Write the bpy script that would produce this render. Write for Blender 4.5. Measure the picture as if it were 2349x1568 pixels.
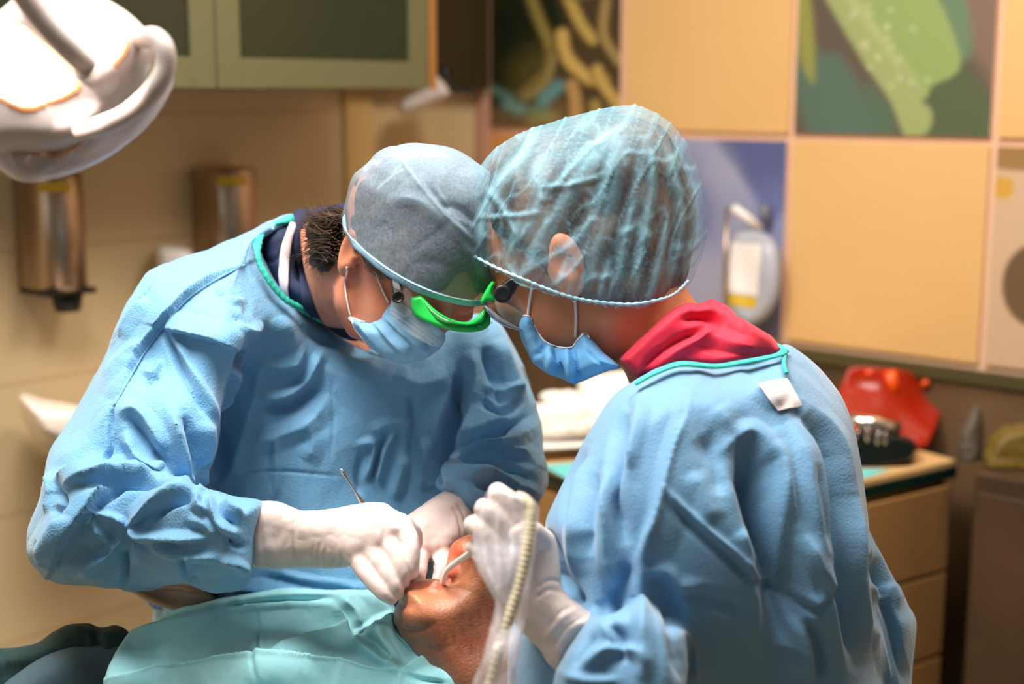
import bpy, bmesh, math, random
import numpy as np
import openvdb
from mathutils import Vector, Matrix
from mathutils.bvhtree import BVHTree

random.seed(7); np.random.seed(7)
for o in list(bpy.data.objects): bpy.data.objects.remove(o, do_unlink=True)
SC = bpy.context.scene
COL = SC.collection

# ------------------------------------------------------------------ camera, world, lights, exposure
IW, IH = 2349, 1568
FPX = IW * 50.0 / 36.0
PITCH = math.radians(10.0)
CAM = np.array([0.0, 0.0, 1.45])
c10, s10 = math.cos(PITCH), math.sin(PITCH)
RT = np.array([1.0, 0, 0]); FW = np.array([0, c10, -s10]); UP = np.array([0, s10, c10])

cam_data = bpy.data.cameras.new('camera'); cam = bpy.data.objects.new('camera', cam_data); COL.objects.link(cam)
cam.location = CAM; cam.rotation_euler = (math.pi/2 - PITCH, 0, 0)
cam_data.lens = 50; cam_data.sensor_width = 36; cam_data.sensor_fit = 'HORIZONTAL'
cam_data.clip_start = 0.05; cam_data.clip_end = 60
cam_data.dof.use_dof = True; cam_data.dof.focus_distance = 1.51; cam_data.dof.aperture_fstop = 2.5
SC.camera = cam

SC.view_settings.view_transform = 'Standard'; SC.view_settings.look = 'None'
SC.view_settings.exposure = 0.50; SC.view_settings.gamma = 1.0; SC.view_settings.use_curve_mapping = False
SC.display_settings.display_device = 'sRGB'

world = bpy.data.worlds.new('World'); SC.world = world; world.use_nodes = True
world.node_tree.nodes['Background'].inputs[0].default_value = (1.0, 0.90, 0.78, 1)
world.node_tree.nodes['Background'].inputs[1].default_value = 0.11

def P(px, py, d):
    """point seen at pixel (px,py) at depth d along the lens axis, in world metres"""
    return CAM + d * ((px - IW/2)/FPX * RT - (py - IH/2)/FPX * UP + FW)

def Cdir(x, y, z):
    """direction given as (image right, image down, away) -> world"""
    return x*RT - y*UP + z*FW

def area(name, loc, target, sx, sy, power, col):
    L = bpy.data.lights.new(name, 'AREA'); L.shape = 'RECTANGLE'; L.size = sx; L.size_y = sy
    L.energy = power; L.color = col
    o = bpy.data.objects.new(name, L); COL.objects.link(o); o.location = loc
    o.rotation_euler = (Vector(target) - Vector(loc)).to_track_quat('-Z', 'Y').to_euler()
    return o
# ceiling light panels of the room (above and behind the photographer, above the chair)
area('ceiling_panel_light', (-0.50, 1.25, 2.68), (-0.50, 1.25, 0), 0.8, 0.8, 54, (1.0, 0.95, 0.90))
area('ceiling_panel_light', (0.7, 1.7, 2.68), (0.7, 1.7, 0), 0.7, 0.7, 20, (1.0, 0.93, 0.84))
area('fill_light', (-2.6, -0.9, 1.9), (0.0, 1.6, 1.0), 1.6, 1.4, 5, (0.92, 0.96, 1.0))  # weak cool fill added from the front left, not an actual window

# ------------------------------------------------------------------ materials
def lin(c):
    if isinstance(c, str):
        c = tuple(int(c[i:i+2], 16) for i in (0, 2, 4))
    r = []
    for v in c[:3]:
        v = v/255.0
        r.append(v/12.92 if v <= 0.04045 else ((v+0.055)/1.055)**2.4)
    return (r[0], r[1], r[2], 1.0)

def mat(name, col, rough=0.6, metal=0.0, col2=None, nscale=20.0, ndetail=4, bump=0.0, bscale=200.0, bdist=0.001,
        alpha=1.0, trans=0.0, ior=1.45, sss=0.0, sheen=0.0, emit=None, estr=0.0, spec=0.5, stretch=None,
        attr=None, voro=None, contrast=(0.35, 0.65), coat=0.0):
    m = bpy.data.materials.new(name); m.use_nodes = True
    nt = m.node_tree; N = nt.nodes; K = nt.links; b = N['Principled BSDF']
    b.inputs['Base Color'].default_value = lin(col); b.inputs['Roughness'].default_value = rough
    b.inputs['Metallic'].default_value = metal; b.inputs['IOR'].default_value = ior
    b.inputs['Specular IOR Level'].default_value = spec
    if trans: b.inputs['Transmission Weight'].default_value = trans
    if coat: b.inputs['Coat Weight'].default_value = coat
    if alpha < 1: b.inputs['Alpha'].default_value = alpha
    if sss:
        b.inputs['Subsurface Weight'].default_value = sss; b.inputs['Subsurface Radius'].default_value = (0.012, 0.005, 0.003)
        b.inputs['Subsurface Scale'].default_value = 1.0
    if sheen: b.inputs['Sheen Weight'].default_value = sheen
    if emit: b.inputs['Emission Color'].default_value = lin(emit); b.inputs['Emission Strength'].default_value = estr
    tc = N.new('ShaderNodeTexCoord'); mp = N.new('ShaderNodeMapping')
    K.new(tc.outputs['Object'], mp.inputs[0])
    if stretch: mp.inputs['Scale'].default_value = stretch
    if col2 is not None:
        ns = N.new('ShaderNodeTexNoise'); ns.inputs['Scale'].default_value = nscale; ns.inputs['Detail'].default_value = ndetail
        K.new(mp.outputs[0], ns.inputs[0])
        cr = N.new('ShaderNodeMapRange'); cr.inputs[1].default_value = contrast[0]; cr.inputs[2].default_value = contrast[1]
        K.new(ns.outputs['Fac'], cr.inputs[0])
        mx = N.new('ShaderNodeMix'); mx.data_type = 'RGBA'
        mx.inputs['A'].default_value = lin(col); mx.inputs['B'].default_value = lin(col2)
        K.new(cr.outputs[0], mx.inputs['Factor']); K.new(mx.outputs['Result'], b.inputs['Base Color'])
    if attr:
        at = N.new('ShaderNodeAttribute'); at.attribute_name = attr
        K.new(at.outputs['Color'], b.inputs['Base Color'])
    last = None
    if voro:
        vs = N.new('ShaderNodeTexVoronoi'); vs.inputs['Scale'].default_value = voro[0]; vs.feature = 'SMOOTH_F1'
        if 'Smoothness' in vs.inputs: vs.inputs['Smoothness'].default_value = 0.3
        K.new(mp.outputs[0], vs.inputs[0])
        bp = N.new('ShaderNodeBump'); bp.inputs['Strength'].default_value = voro[1]; bp.inputs['Distance'].default_value = 0.0006
        K.new(vs.outputs['Distance'], bp.inputs['Height']); last = bp
    if bump:
        n2 = N.new('ShaderNodeTexNoise'); n2.inputs['Scale'].default_value = bscale; n2.inputs['Detail'].default_value = 5
        K.new(mp.outputs[0], n2.inputs[0])
        bp = N.new('ShaderNodeBump'); bp.inputs['Strength'].default_value = bump; bp.inputs['Distance'].default_value = bdist
        K.new(n2.outputs['Fac'], bp.inputs['Height'])
        if last: K.new(last.outputs[0], bp.inputs['Normal'])
        last = bp
    if last: K.new(last.outputs[0], b.inputs['Normal'])
    return m

# ------------------------------------------------------------------ objects, tags
def tag(o, label=None, cat=None, group=None, kind=None):
    if label: o['label'] = label
    if cat: o['category'] = cat
    if group: o['group'] = group
    if kind: o['kind'] = kind
    return o

def thing(name, loc, label, cat, group=None):
    o = bpy.data.objects.new(name, None); COL.objects.link(o); o.location = tuple(loc)
    o.empty_display_size = 0.05
    return tag(o, label, cat, group)

def root_loc(o):
    while o.parent: o = o.parent
    return np.array(o.location)

def link(name, V, Fc, m, parent=None, smooth=True, cols=None, floats=None, base=None):
    """one mesh object from world-space vertices; base = origin for a parentless one"""
    V = np.asarray(V, float)
    if parent is not None: off = root_loc(parent)
    elif base is not None: off = np.array(base, float)
    else: off = np.array([V[:, 0].mean(), V[:, 1].mean(), V[:, 2].min()])
    me = bpy.data.meshes.new(name)
    me.from_pydata((V - off).tolist(), [], Fc.tolist() if hasattr(Fc, 'tolist') else Fc)
    if m: me.materials.append(m)
    if smooth: me.polygons.foreach_set('use_smooth', [True]*len(me.polygons))
    if cols is not None:
        a = me.color_attributes.new('paint', 'FLOAT_COLOR', 'POINT')
        a.data.foreach_set('color', np.concatenate([cols, np.ones((len(cols), 1))], 1).astype(np.float32).ravel())
    for k, v in (floats or {}).items():
        a = me.attributes.new(k, 'FLOAT', 'POINT'); a.data.foreach_set('value', np.asarray(v, np.float32))
    me.update()
    o = bpy.data.objects.new(name, me); COL.objects.link(o)
    if parent is not None: o.parent = parent
    else: o.location = tuple(off)
    return o

class MB:
    def __init__(s): s.v = []; s.f = []
    def add(s, V, Fc):
        n = sum(len(x) for x in s.v); s.v.append(np.asarray(V, float)); s.f += [tuple(i+n for i in f) for f in Fc]; return s
    def box(s, lo, hi, R=None, o=(0, 0, 0), bev=0.0):
        lo = np.array(lo, float); hi = np.array(hi, float)
        bm = bmesh.new(); bmesh.ops.create_cube(bm, size=1.0)
        for v in bm.verts: v.co = Vector(((lo+hi)/2 + np.array(v.co)*(hi-lo)))
        if bev > 0: bmesh.ops.bevel(bm, geom=list(bm.edges), offset=bev, segments=2, affect='EDGES', profile=0.7)
        V = np.array([v.co[:] for v in bm.verts]); Fc = [[v.index for v in f.verts] for f in bm.faces]; bm.free()
        if R is not None: V = V @ np.array(R)
        return s.add(V + np.array(o), Fc)
    def cyl(s, a, b, r0, r1=None, n=24, cap=True):
        r1 = r0 if r1 is None else r1
        return s.add(*tube_raw([a, b], [r0, r1], n, cap))
    def build(s, name, m, parent=None, smooth=False, **k):
        return link(name, np.concatenate(s.v), s.f, m, parent, smooth, **k)

def unit(a): a = np.asarray(a, float); return a/(np.linalg.norm(a)+1e-12)

def crs(pts, n=8, closed=False):
    """Catmull-Rom through points"""
    p = np.asarray(pts, float); out = []
    m = len(p); rng = range(m if closed else m-1)
    for i in rng:
        g = (lambda k: p[k % m]) if closed else (lambda k: p[min(max(k, 0), m-1)])
        a, b, c, d = g(i-1), g(i), g(i+1), g(i+2)
        for t in np.linspace(0, 1, n, endpoint=False):
            out.append(0.5*((2*b)+(-a+c)*t+(2*a-5*b+4*c-d)*t*t+(-a+3*b-3*c+d)*t**3))
    if not closed: out.append(p[-1])
    return np.array(out)

def tube_raw(pts, rad, n=12, cap=True, flat=None, fr=0.3, closed=False):
    """tube along pts; flat = list of surface normals -> flattened across that normal by factor fr"""
    pts = np.asarray(pts, float); m = len(pts); rad = np.broadcast_to(np.asarray(rad, float), (m,))
    T = np.gradient(pts, axis=0); T /= np.linalg.norm(T, axis=1, keepdims=True)+1e-12
    V = []; ref = np.array([0, 0, 1.0]) if abs(T[0][2]) < 0.9 else np.array([1.0, 0, 0])
    u = unit(np.cross(T[0], ref))
    for i in range(m):
        if flat is not None:
            w = unit(flat[i] - T[i]*np.dot(flat[i], T[i])); u = unit(np.cross(w, T[i]))
        else:
            u = unit(u - T[i]*np.dot(u, T[i])); w = np.cross(T[i], u)
        for k in range(n):
            a = 2*math.pi*k/n
            V.append(pts[i] + rad[i]*(math.cos(a)*u + math.sin(a)*w*(fr if flat is not None else 1)))
    Fc = []
    for i in range(m-1 if not closed else m):
        j = (i+1) % m
        for k in range(n):
            l = (k+1) % n; Fc.append((i*n+k, i*n+l, j*n+l, j*n+k))
    if cap and not closed:
        Fc.append(tuple(range(n))[::-1]); Fc.append(tuple((m-1)*n+k for k in range(n)))
    return np.array(V), Fc

def tube(name, pts, rad, m, parent=None, n=12, **k):
    V, Fc = tube_raw(pts, rad, n, **k); return link(name, V, Fc, m, parent, True)

def lathe_raw(prof, o, ax, n=32):
    """prof [(r,h)] around axis ax from o"""
    ax = unit(ax); ref = np.array([0, 0, 1.0]) if abs(ax[2]) < 0.9 else np.array([1.0, 0, 0])
    u = unit(np.cross(ax, ref)); w = np.cross(ax, u); V = []
    for r, h in prof:
        for k in range(n):
            a = 2*math.pi*k/n; V.append(np.array(o)+ax*h+r*(math.cos(a)*u+math.sin(a)*w))
    Fc = []
    for i in range(len(prof)-1):
        for k in range(n): l = (k+1) % n; Fc.append((i*n+k, i*n+l, (i+1)*n+l, (i+1)*n+k))
    Fc.append(tuple(range(n))[::-1]); Fc.append(tuple((len(prof)-1)*n+k for k in range(n)))
    return np.array(V), Fc

# ------------------------------------------------------------------ noise
def _hash(ix, iy, iz):
    h = (ix*374761393 + iy*668265263 + iz*2147483647 + 12345) & 0xffffffff
    h = ((h ^ (h >> 13)) * 1274126177) & 0xffffffff
    return ((h ^ (h >> 16)) & 0xffff)/65535.0
def vnoise(p):
    p = np.asarray(p, float); i = np.floor(p).astype(np.int64); f = p-i; f = f*f*f*(f*(f*6-15)+10); r = 0
    for dx in (0, 1):
        for dy in (0, 1):
            for dz in (0, 1):
                w = (f[:, 0] if dx else 1-f[:, 0])*(f[:, 1] if dy else 1-f[:, 1])*(f[:, 2] if dz else 1-f[:, 2])
                r = r + w*_hash(i[:, 0]+dx, i[:, 1]+dy, i[:, 2]+dz)
    return r*2-1
def fbm(p, oct=3):
    r = 0; a = 1
    for k in range(oct): r = r + a*vnoise(p*(2**k)+17.3*k); a *= 0.5
    return r
def worley(p):
    """F1, F2 distances"""
    i = np.floor(p).astype(np.int64); F1 = np.full(len(p), 9.); F2 = np.full(len(p), 9.)
    for dx in (-1, 0, 1):
        for dy in (-1, 0, 1):
            for dz in (-1, 0, 1):
                c = i+np.array([dx, dy, dz])
                q = c + np.stack([_hash(c[:, 0], c[:, 1], c[:, 2]), _hash(c[:, 0]+57, c[:, 1], c[:, 2]+3), _hash(c[:, 0], c[:, 1]+91, c[:, 2]-7)], 1)
                d = np.sqrt(((p-q)**2).sum(1)); n = d < F1
                F2 = np.where(n, F1, np.minimum(F2, d)); F1 = np.where(n, d, F1)
    return F1, F2

# ------------------------------------------------------------------ implicit shapes
_GX, _GY, _GS = 800, 900, 4.0      # polygon distance lookup, 4 px grid, margin around the frame
_OX, _OY = -400, -400
def poly_img(poly, smooth=0):
    poly = np.asarray(poly, float)
    if smooth: poly = crs(poly, smooth, True)
    lo = poly.min(0)-240; hi = poly.max(0)+240
    nx = int((hi[0]-lo[0])/_GS)+2; ny = int((hi[1]-lo[1])/_GS)+2
    X, Y = np.meshgrid(lo[0]+np.arange(nx)*_GS, lo[1]+np.arange(ny)*_GS); X = X.ravel(); Y = Y.ravel()
    D = np.full(X.shape, 1e9); ins = np.zeros(X.shape, bool)
    A = poly; B = np.roll(poly, -1, 0)
    for (ax, ay), (bx, by) in zip(A, B):
        ex, ey = bx-ax, by-ay; L = ex*ex+ey*ey+1e-9
        t = np.clip(((X-ax)*ex+(Y-ay)*ey)/L, 0, 1)
        D = np.minimum(D, (X-ax-t*ex)**2+(Y-ay-t*ey)**2)
        cnd = (ay > Y) != (by > Y)
        with np.errstate(divide='ignore', invalid='ignore'):
            xi = ax+(Y-ay)*ex/(ey if ey != 0 else 1e-9)
        ins ^= cnd & (X < xi)
    D = np.sqrt(D); D = np.where(ins, D, -D)
    return lo, D.reshape(ny, nx)
def samp(img, u, v):
    lo, D = img; x = np.clip((u-lo[0])/_GS, 0, D.shape[1]-1.001); y = np.clip((v-lo[1])/_GS, 0, D.shape[0]-1.001)
    i = x.astype(int); j = y.astype(int); fx = x-i; fy = y-j
    return (D[j, i]*(1-fx)+D[j, i+1]*fx)*(1-fy)+(D[j+1, i]*(1-fx)+D[j+1, i+1]*fx)*fy

class G:
    """a set of world points with their view coordinates"""
    def __init__(s, X):
        s.X = X; q = X-CAM; s.d = q@FW; s.d = np.maximum(s.d, 0.05)
        s.u = IW/2+FPX*(q@RT)/s.d; s.v = IH/2-FPX*(q@UP)/s.d

def capsule(a, b, ra, rb=None):
    a = np.array(a, float); b = np.array(b, float); rb = ra if rb is None else rb
    def f(g):
        e = b-a; t = np.clip(((g.X-a)@e)/(e@e+1e-12), 0, 1)
        return np.sqrt(((g.X-a-t[:, None]*e)**2).sum(1))-(ra+(rb-ra)*t)
    f.bb = (np.minimum(a-ra, b-rb), np.maximum(a+ra, b+rb)); return f
def ell(c, R, r):
    """ellipsoid; rows of R are its axes, r its radii"""
    c = np.array(c, float); R = np.array(R, float); r = np.array(r, float)
    def f(g):
        q = (g.X-c)@R.T; k0 = np.sqrt(((q/r)**2).sum(1))+1e-9; k1 = np.sqrt(((q/r**2)**2).sum(1))+1e-9
        return k0*(k0-1)/k1
    m = r.max(); f.bb = (c-m, c+m); return f
def dctrl(pts, eps=60.0):
    """depth field through (u,v,d) control points: inverse-distance blend"""
    p = np.array(pts, float)
    if len(p) == 1: return lambda u, v: np.full(u.shape, p[0, 2])
    def f(u, v):
        num = 0; den = 0
        for a, b, d in p:
            w = 1/((u-a)**2+(v-b)**2+eps**2)**1.5; num = num+w*d; den = den+w
        return num/den
    return f
def pillow(poly, dc, T, Wpx, smooth=4, pw=2.0, eps=60.0):
    """rounded solid: silhouette = poly (pixels), half thickness T metres reached Wpx inside the edge"""
    img = poly_img(poly, smooth); D = dctrl(dc, eps); dm = np.mean([q[2] for q in dc]); Wm = Wpx*dm/FPX
    def f(g):
        s = samp(img, g.u, g.v); a = np.maximum(0, 1-s/Wpx); q = np.abs(g.d-D(g.u, g.v))/T
        return ((a**pw+q**pw)**(1/pw)-1)*min(T, Wm)
    pp = np.asarray(poly, float); dl = min(q[2] for q in dc)-T; dh = max(q[2] for q in dc)+T
    c = np.array([P(x, y, d) for x in (pp[:, 0].min(), pp[:, 0].max()) for y in (pp[:, 1].min(), pp[:, 1].max()) for d in (dl, dh)])
    f.bb = (c.min(0), c.max(0)); return f
def viewcut(poly, smooth=0):
    """field < 0 inside the cone through the polygon"""
    img = poly_img(poly, smooth)
    return lambda g: -samp(img, g.u, g.v)*g.d/FPX
def smin(a, b, k):
    if k <= 0: return np.minimum(a, b)
    h = np.maximum(k-np.abs(a-b), 0)/k; return np.minimum(a, b)-h*h*k*0.25
def union(*fs, k=0.01):
    """fs: fields or (field, blend) pairs"""
    fl = [(f if isinstance(f, tuple) else (f, k)) for f in fs]
    def f(g):
        r = fl[0][0](g)
        for q, kk in fl[1:]: r = smin(r, q(g), kk)
        return r
    f.bb = (np.min([q.bb[0] for q, _ in fl], 0), np.max([q.bb[1] for q, _ in fl], 0)); return f
def subtract(a, b, k=0.0):
    def f(g): return -smin(-a(g), b(g), k)
    f.bb = a.bb; return f
def intersect(a, b, k=0.0):
    def f(g): return -smin(-a(g), -b(g), k)
    f.bb = a.bb; return f
def zclip(a, lo=-9.0, hi=9.0):
    """flat underside / top: what rests on a table ends at its surface"""
    def f(g): return np.maximum(a(g), np.maximum(lo-g.X[:, 2], g.X[:, 2]-hi))
    f.bb = a.bb; return f
def moved(f0, disp):
    def f(g): return f0(g)+disp(g)
    f.bb = f0.bb; return f

def mesh_of(f, h, pad=0.012, it=2, lam=0.5):
    lo = np.array(f.bb[0])-pad; hi = np.array(f.bb[1])+pad
    B = 12; n = np.ceil((hi-lo)/h).astype(int)+1; nb = np.ceil(n/B).astype(int); n = nb*B
    A = np.full(n, 3*h, np.float32)
    ci = np.stack(np.meshgrid(*[np.arange(k) for k in nb], indexing='ij'), -1).reshape(-1, 3)
    cc = lo+(ci*B+B/2)*h; fc = f(G(cc)); act = ci[np.abs(fc) < B*h*1.45+0.004]
    A_ = np.where(fc < 0, -3*h, 3*h)
    for (i, j, k), s in zip(ci, A_):
        if s < 0: A[i*B:(i+1)*B, j*B:(j+1)*B, k*B:(k+1)*B] = s
    loc = np.stack(np.meshgrid(*[np.arange(B)]*3, indexing='ij'), -1).reshape(-1, 3)
    CH = max(1, 600000//B**3)
    for s in range(0, len(act), CH):
        a = act[s:s+CH]; idx = a[:, None, :]*B+loc[None]; X = lo+idx.reshape(-1, 3)*h
        v = np.clip(f(G(X)), -3*h, 3*h).astype(np.float32); I = idx.reshape(-1, 3); A[I[:, 0], I[:, 1], I[:, 2]] = v
    g = openvdb.FloatGrid(background=3*h); g.copyFromArray(A)
    V, T, Q = g.convertToPolygons(0.0, 0.0)
    V = np.asarray(V, float)*h+lo; Q = np.asarray(Q)[:, ::-1].astype(int); T = np.asarray(T)
    V = laplace(V, Q, it, lam)
    # orientation: outward
    p = V[Q[:2000]]; nrm = np.cross(p[:, 2]-p[:, 0], p[:, 3]-p[:, 1]); cen = p.mean(1)
    if np.mean(f(G(cen+nrm/(np.linalg.norm(nrm, axis=1, keepdims=True)+1e-12)*h)) - f(G(cen))) < 0: Q = Q[:, ::-1]
    return V, Q

def laplace(V, Q, it, lam=0.5):
    n = len(V); E = np.concatenate([Q[:, [i, (i+1) % 4]] for i in range(4)])
    cnt = np.bincount(E[:, 0], minlength=n)+np.bincount(E[:, 1], minlength=n)
    for _ in range(it):
        S = np.stack([np.bincount(E[:, 0], V[E[:, 1], k], n)+np.bincount(E[:, 1], V[E[:, 0], k], n) for k in range(3)], 1)
        V = V+lam*(S/np.maximum(cnt, 1)[:, None]-V)
    return V
def vnormals(V, Q):
    p = V[Q]; nf = np.cross(p[:, 2]-p[:, 0], p[:, 3]-p[:, 1]); n = np.zeros_like(V)
    for k in range(3):
        for c in range(4): n[:, k] += np.bincount(Q[:, c], nf[:, k], len(V))
    return n/(np.linalg.norm(n, axis=1, keepdims=True)+1e-12)

def sculpt(V, Q, strokes, nsm=6, dens=None):
    """press folds into a cloth surface. stroke = (kind, pts, width_px, height_mm[, side width])
       ridge: a rounded raised fold, crease: a valley, step: a lap - sharp on the left of the
       direction of travel, fading out to the right over the side width"""
    N = vnormals(laplace(V, Q, nsm), Q); g = G(V); vis = np.clip((-(N*((V-CAM)/np.linalg.norm(V-CAM, axis=1, keepdims=True))).sum(1)+0.15)*4, 0, 1)
    D = np.zeros(len(V)); dn = np.zeros(len(V)); U = np.stack([g.u, g.v], 1)
    for st in strokes:
        kind, pts, w, h = st[:4]; sw = st[4] if len(st) > 4 else w*3
        c = crs(pts, 6); m = max(w, sw)*2.4
        lo = c.min(0)-m; hi = c.max(0)+m
        ix = np.where((U[:, 0] > lo[0]) & (U[:, 0] < hi[0]) & (U[:, 1] > lo[1]) & (U[:, 1] < hi[1]) & (vis > 0))[0]
        if len(ix) == 0: continue
        u = U[ix]; best = np.full(len(ix), 1e9); sg = np.zeros(len(ix)); tt = np.zeros(len(ix))
        L = np.concatenate([[0], np.cumsum(np.linalg.norm(np.diff(c, axis=0), axis=1))])
        for i in range(len(c)-1):
            e = c[i+1]-c[i]; l2 = e@e+1e-9; q = u-c[i]; t = np.clip((q@e)/l2, 0, 1); r = q-t[:, None]*e
            d = (r**2).sum(1); b = d < best
            best = np.where(b, d, best); sg = np.where(b, np.sign(e[0]*q[:, 1]-e[1]*q[:, 0]), sg)
            tt = np.where(b, (L[i]+t*math.sqrt(l2))/L[-1], tt)
        dist = np.sqrt(best); tap = np.clip(np.sin(np.pi*np.clip(tt, 0.02, 0.98))*1.6, 0, 1)**0.8
        if kind == 'ridge': pr = np.maximum(0, 1-dist/(2.1*w))**1.1
        elif kind == 'crease': pr = -np.maximum(0, 1-dist/(1.9*w))**1.15
        elif kind == 'step':
            s = dist*sg   # positive = right of travel (image y down)
            pr = np.where(s > 0, np.maximum(0, 1-s/(1.3*sw)), np.maximum(0, 1-dist/(w*0.9)))
        elif kind == 'plane':  # broad facet: linear ramp off the line on the right side
            s = dist*sg; pr = np.where(s > 0, np.maximum(0, 1-s/sw), np.maximum(0, 1-dist/w))
        D[ix] += h*0.001*pr*tap*vis[ix]; dn[ix] = np.maximum(dn[ix], np.abs(pr)*tap)
    return V+N*D[:, None], dn

def facet(p):
    """noise interpolated linearly over tetrahedra: flat facets meeting in sharp creases"""
    p = p+0.45*np.stack([vnoise(p*0.6+3), vnoise(p*0.6+17), vnoise(p*0.6+31)], 1)
    i = np.floor(p).astype(np.int64); f = p-i; o = np.argsort(-f, axis=1); fs = np.take_along_axis(f, o, 1); r = 0; c = i.copy(); prev = np.ones(len(p))
    for k in range(4):
        nx = fs[:, k] if k < 3 else 0
        r = r+_hash(c[:, 0], c[:, 1], c[:, 2])*(prev-nx)
        if k < 3: c = c+(np.arange(3)[None] == o[:, k:k+1]); prev = fs[:, k]
    return r*2-1
def facets(V, Q, amp, cell, rot=0.6, seed=0.0, stretch=(1, 1, 1), mask=None):
    N = vnormals(laplace(V, Q, 6), Q); c, s = math.cos(rot), math.sin(rot)
    R = np.array([[c, s*0.8, s*0.6], [-s, c*0.8, c*0.6], [0, -0.6, 0.8]])
    D = facet((V@R.T)/cell*np.array(stretch)+seed)*amp
    if mask is not None: D = D*mask
    return V+N*D[:, None]
def crumple(V, Q, amp, scale, seed=0.0, stretch=(1, 1, 1), mask=None):
    N = vnormals(laplace(V, Q, 4), Q); p = V*scale*np.array(stretch)+seed
    p = p+0.35*np.stack([vnoise(p*0.7+3), vnoise(p*0.7+7), vnoise(p*0.7+11)], 1)
    F1, F2 = worley(p); r = np.clip(F2-F1, 0, 0.5)
    D = amp*(r*1.6-0.35)+amp*0.35*fbm(p*1.7, 2)
    if mask is not None: D = D*mask
    return V+N*D[:, None]

def rimcurve(sf, pts, inward, n=8, off=0.003, dflt=1.7, sm=4):
    """curve along a cloth edge: depth is read a little inside the edge"""
    c = crs(pts, n); e = np.gradient(c, axis=0); e /= np.linalg.norm(e, axis=1, keepdims=True); nn = np.stack([-e[:, 1], e[:, 0]], 1)
    h = [sf.hit(*(p+q*inward), 0, dflt) for p, q in zip(c, nn)]; D = np.array([(x[0]-CAM)@FW for x in h]); Nn = np.array([x[1] for x in h])
    for _ in range(sm*3): D[1:-1] = (D[:-2]+2*D[1:-1]+D[2:])/4; Nn[1:-1] = (Nn[:-2]+Nn[1:-1]+Nn[2:])/3
    return np.array([P(p[0], p[1], d-off) for p, d in zip(c, D)]), Nn

class Surf:
    """ray casting from the lens onto a mesh"""
    def __init__(s, V, Q): s.t = BVHTree.FromPolygons(V.tolist(), Q.tolist() if hasattr(Q, 'tolist') else Q)
    def hit(s, px, py, off=0.0, dflt=1.6):
        d = unit(P(px, py, 1.0)-CAM); h = s.t.ray_cast(Vector(CAM), Vector(d))
        if h[0] is None:
            h = s.t.find_nearest(Vector(P(px, py, dflt)))
        n = np.array(h[1])
        if n@d > 0: n = -n
        return np.array(h[0])+n*off, n
    def curve(s, pts, n=8, off=0.0, dflt=1.6, sm=2):
        c = crs(pts, n); r = [s.hit(x, y, off, dflt) for x, y in c]; A = np.array([q[0] for q in r]); Nn = np.array([q[1] for q in r])
        for _ in range(sm):
            A[1:-1] = (A[:-2]+2*A[1:-1]+A[2:])/4; Nn[1:-1] = (Nn[:-2]+Nn[1:-1]+Nn[2:])/3
        return A, Nn

# ================================================================== the room
CC = np.array([-0.066, 3.40, 0.0])                 # plan position of the room corner
LD = np.array([-0.656, -0.7548, 0]); LN = np.array([0.7548, -0.656, 0])   # left wall: along, inward
RD = np.array([0.7548, -0.656, 0]); RN = np.array([-0.656, -0.7548, 0])   # right wall
ZU = np.array([0, 0, 1.0])
def wp(side, s, n, z):
    D, Nn = (LD, LN) if side == 'L' else (RD, RN)
    return CC + D*s + Nn*n + ZU*z
def onwall(px, py, side, n=0.0):
    """(s, z) where the sight line of a pixel meets the plane n metres in front of a wall"""
    D, Nn = (LD, LN) if side == 'L' else (RD, RN)
    r = P(px, py, 1.0)-CAM; o = CC+Nn*n
    t = ((o-CAM)@Nn)/(r@Nn); q = CAM+r*t
    return (q-CC)@D, q[2], t
def wbox(mb, side, s0, s1, n0, n1, z0, z1, bev=0.0):
    D, Nn = (LD, LN) if side == 'L' else (RD, RN)
    return mb.box((s0, n0, z0), (s1, n1, z1), np.array([D, Nn, ZU]), CC, bev)
def fixf(o):
    bm = bmesh.new(); bm.from_mesh(o.data); bmesh.ops.recalc_face_normals(bm, faces=bm.faces); bm.to_mesh(o.data); bm.free(); return o

M = {}
M['wall_cream'] = mat('cream_wall', 'D9BE93', 0.45, col2='D2B689', nscale=3)
nt = M['wall_cream'].node_tree; N_ = nt.nodes; K_ = nt.links
_tc = N_.new('ShaderNodeTexCoord'); _mp = N_.new('ShaderNodeMapping'); _mp.inputs['Rotation'].default_value = (math.pi/2, 0, 0)
_bk = N_.new('ShaderNodeTexBrick'); _bk.inputs['Scale'].default_value = 1.0; _bk.inputs['Brick Width'].default_value = 6.0
_bk.inputs['Row Height'].default_value = 0.235; _bk.inputs['Mortar Size'].default_value = 0.004; _bk.offset = 0.0
_bk.inputs['Color1'].default_value = lin('D6C096'); _bk.inputs['Color2'].default_value = lin('D4BE93'); _bk.inputs['Mortar'].default_value = lin('C8AB82')
K_.new(_tc.outputs['Object'], _mp.inputs[0]); K_.new(_mp.outputs[0], _bk.inputs[0])
K_.new(_bk.outputs['Color'], N_['Principled BSDF'].inputs['Base Color'])
M['peach'] = mat('peach_seam', 'E0B898', 0.6)
M['beige_panel'] = mat('beige_panel', 'DBB074', 0.34, col2='D8AC6F', nscale=4)
M['orange_panel'] = mat('orange_panel', 'DB9F5C', 0.38, col2='D69A56', nscale=4)
M['floor'] = mat('floor_vinyl', '8C7A5E', 0.5, col2='7E6D53', nscale=6)
M['ceil'] = mat('ceiling_white', 'EAE4D8', 0.9)
M['dkbrown'] = mat('dark_brown', '3A3018', 0.5, col2='33290F', nscale=8)
M['lowbrown'] = mat('brown_wainscot', '6E5438', 0.5, col2='46351F', nscale=3)
M['frame_green'] = mat('sage_cabinet_frame', '636041', 0.45)
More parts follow.
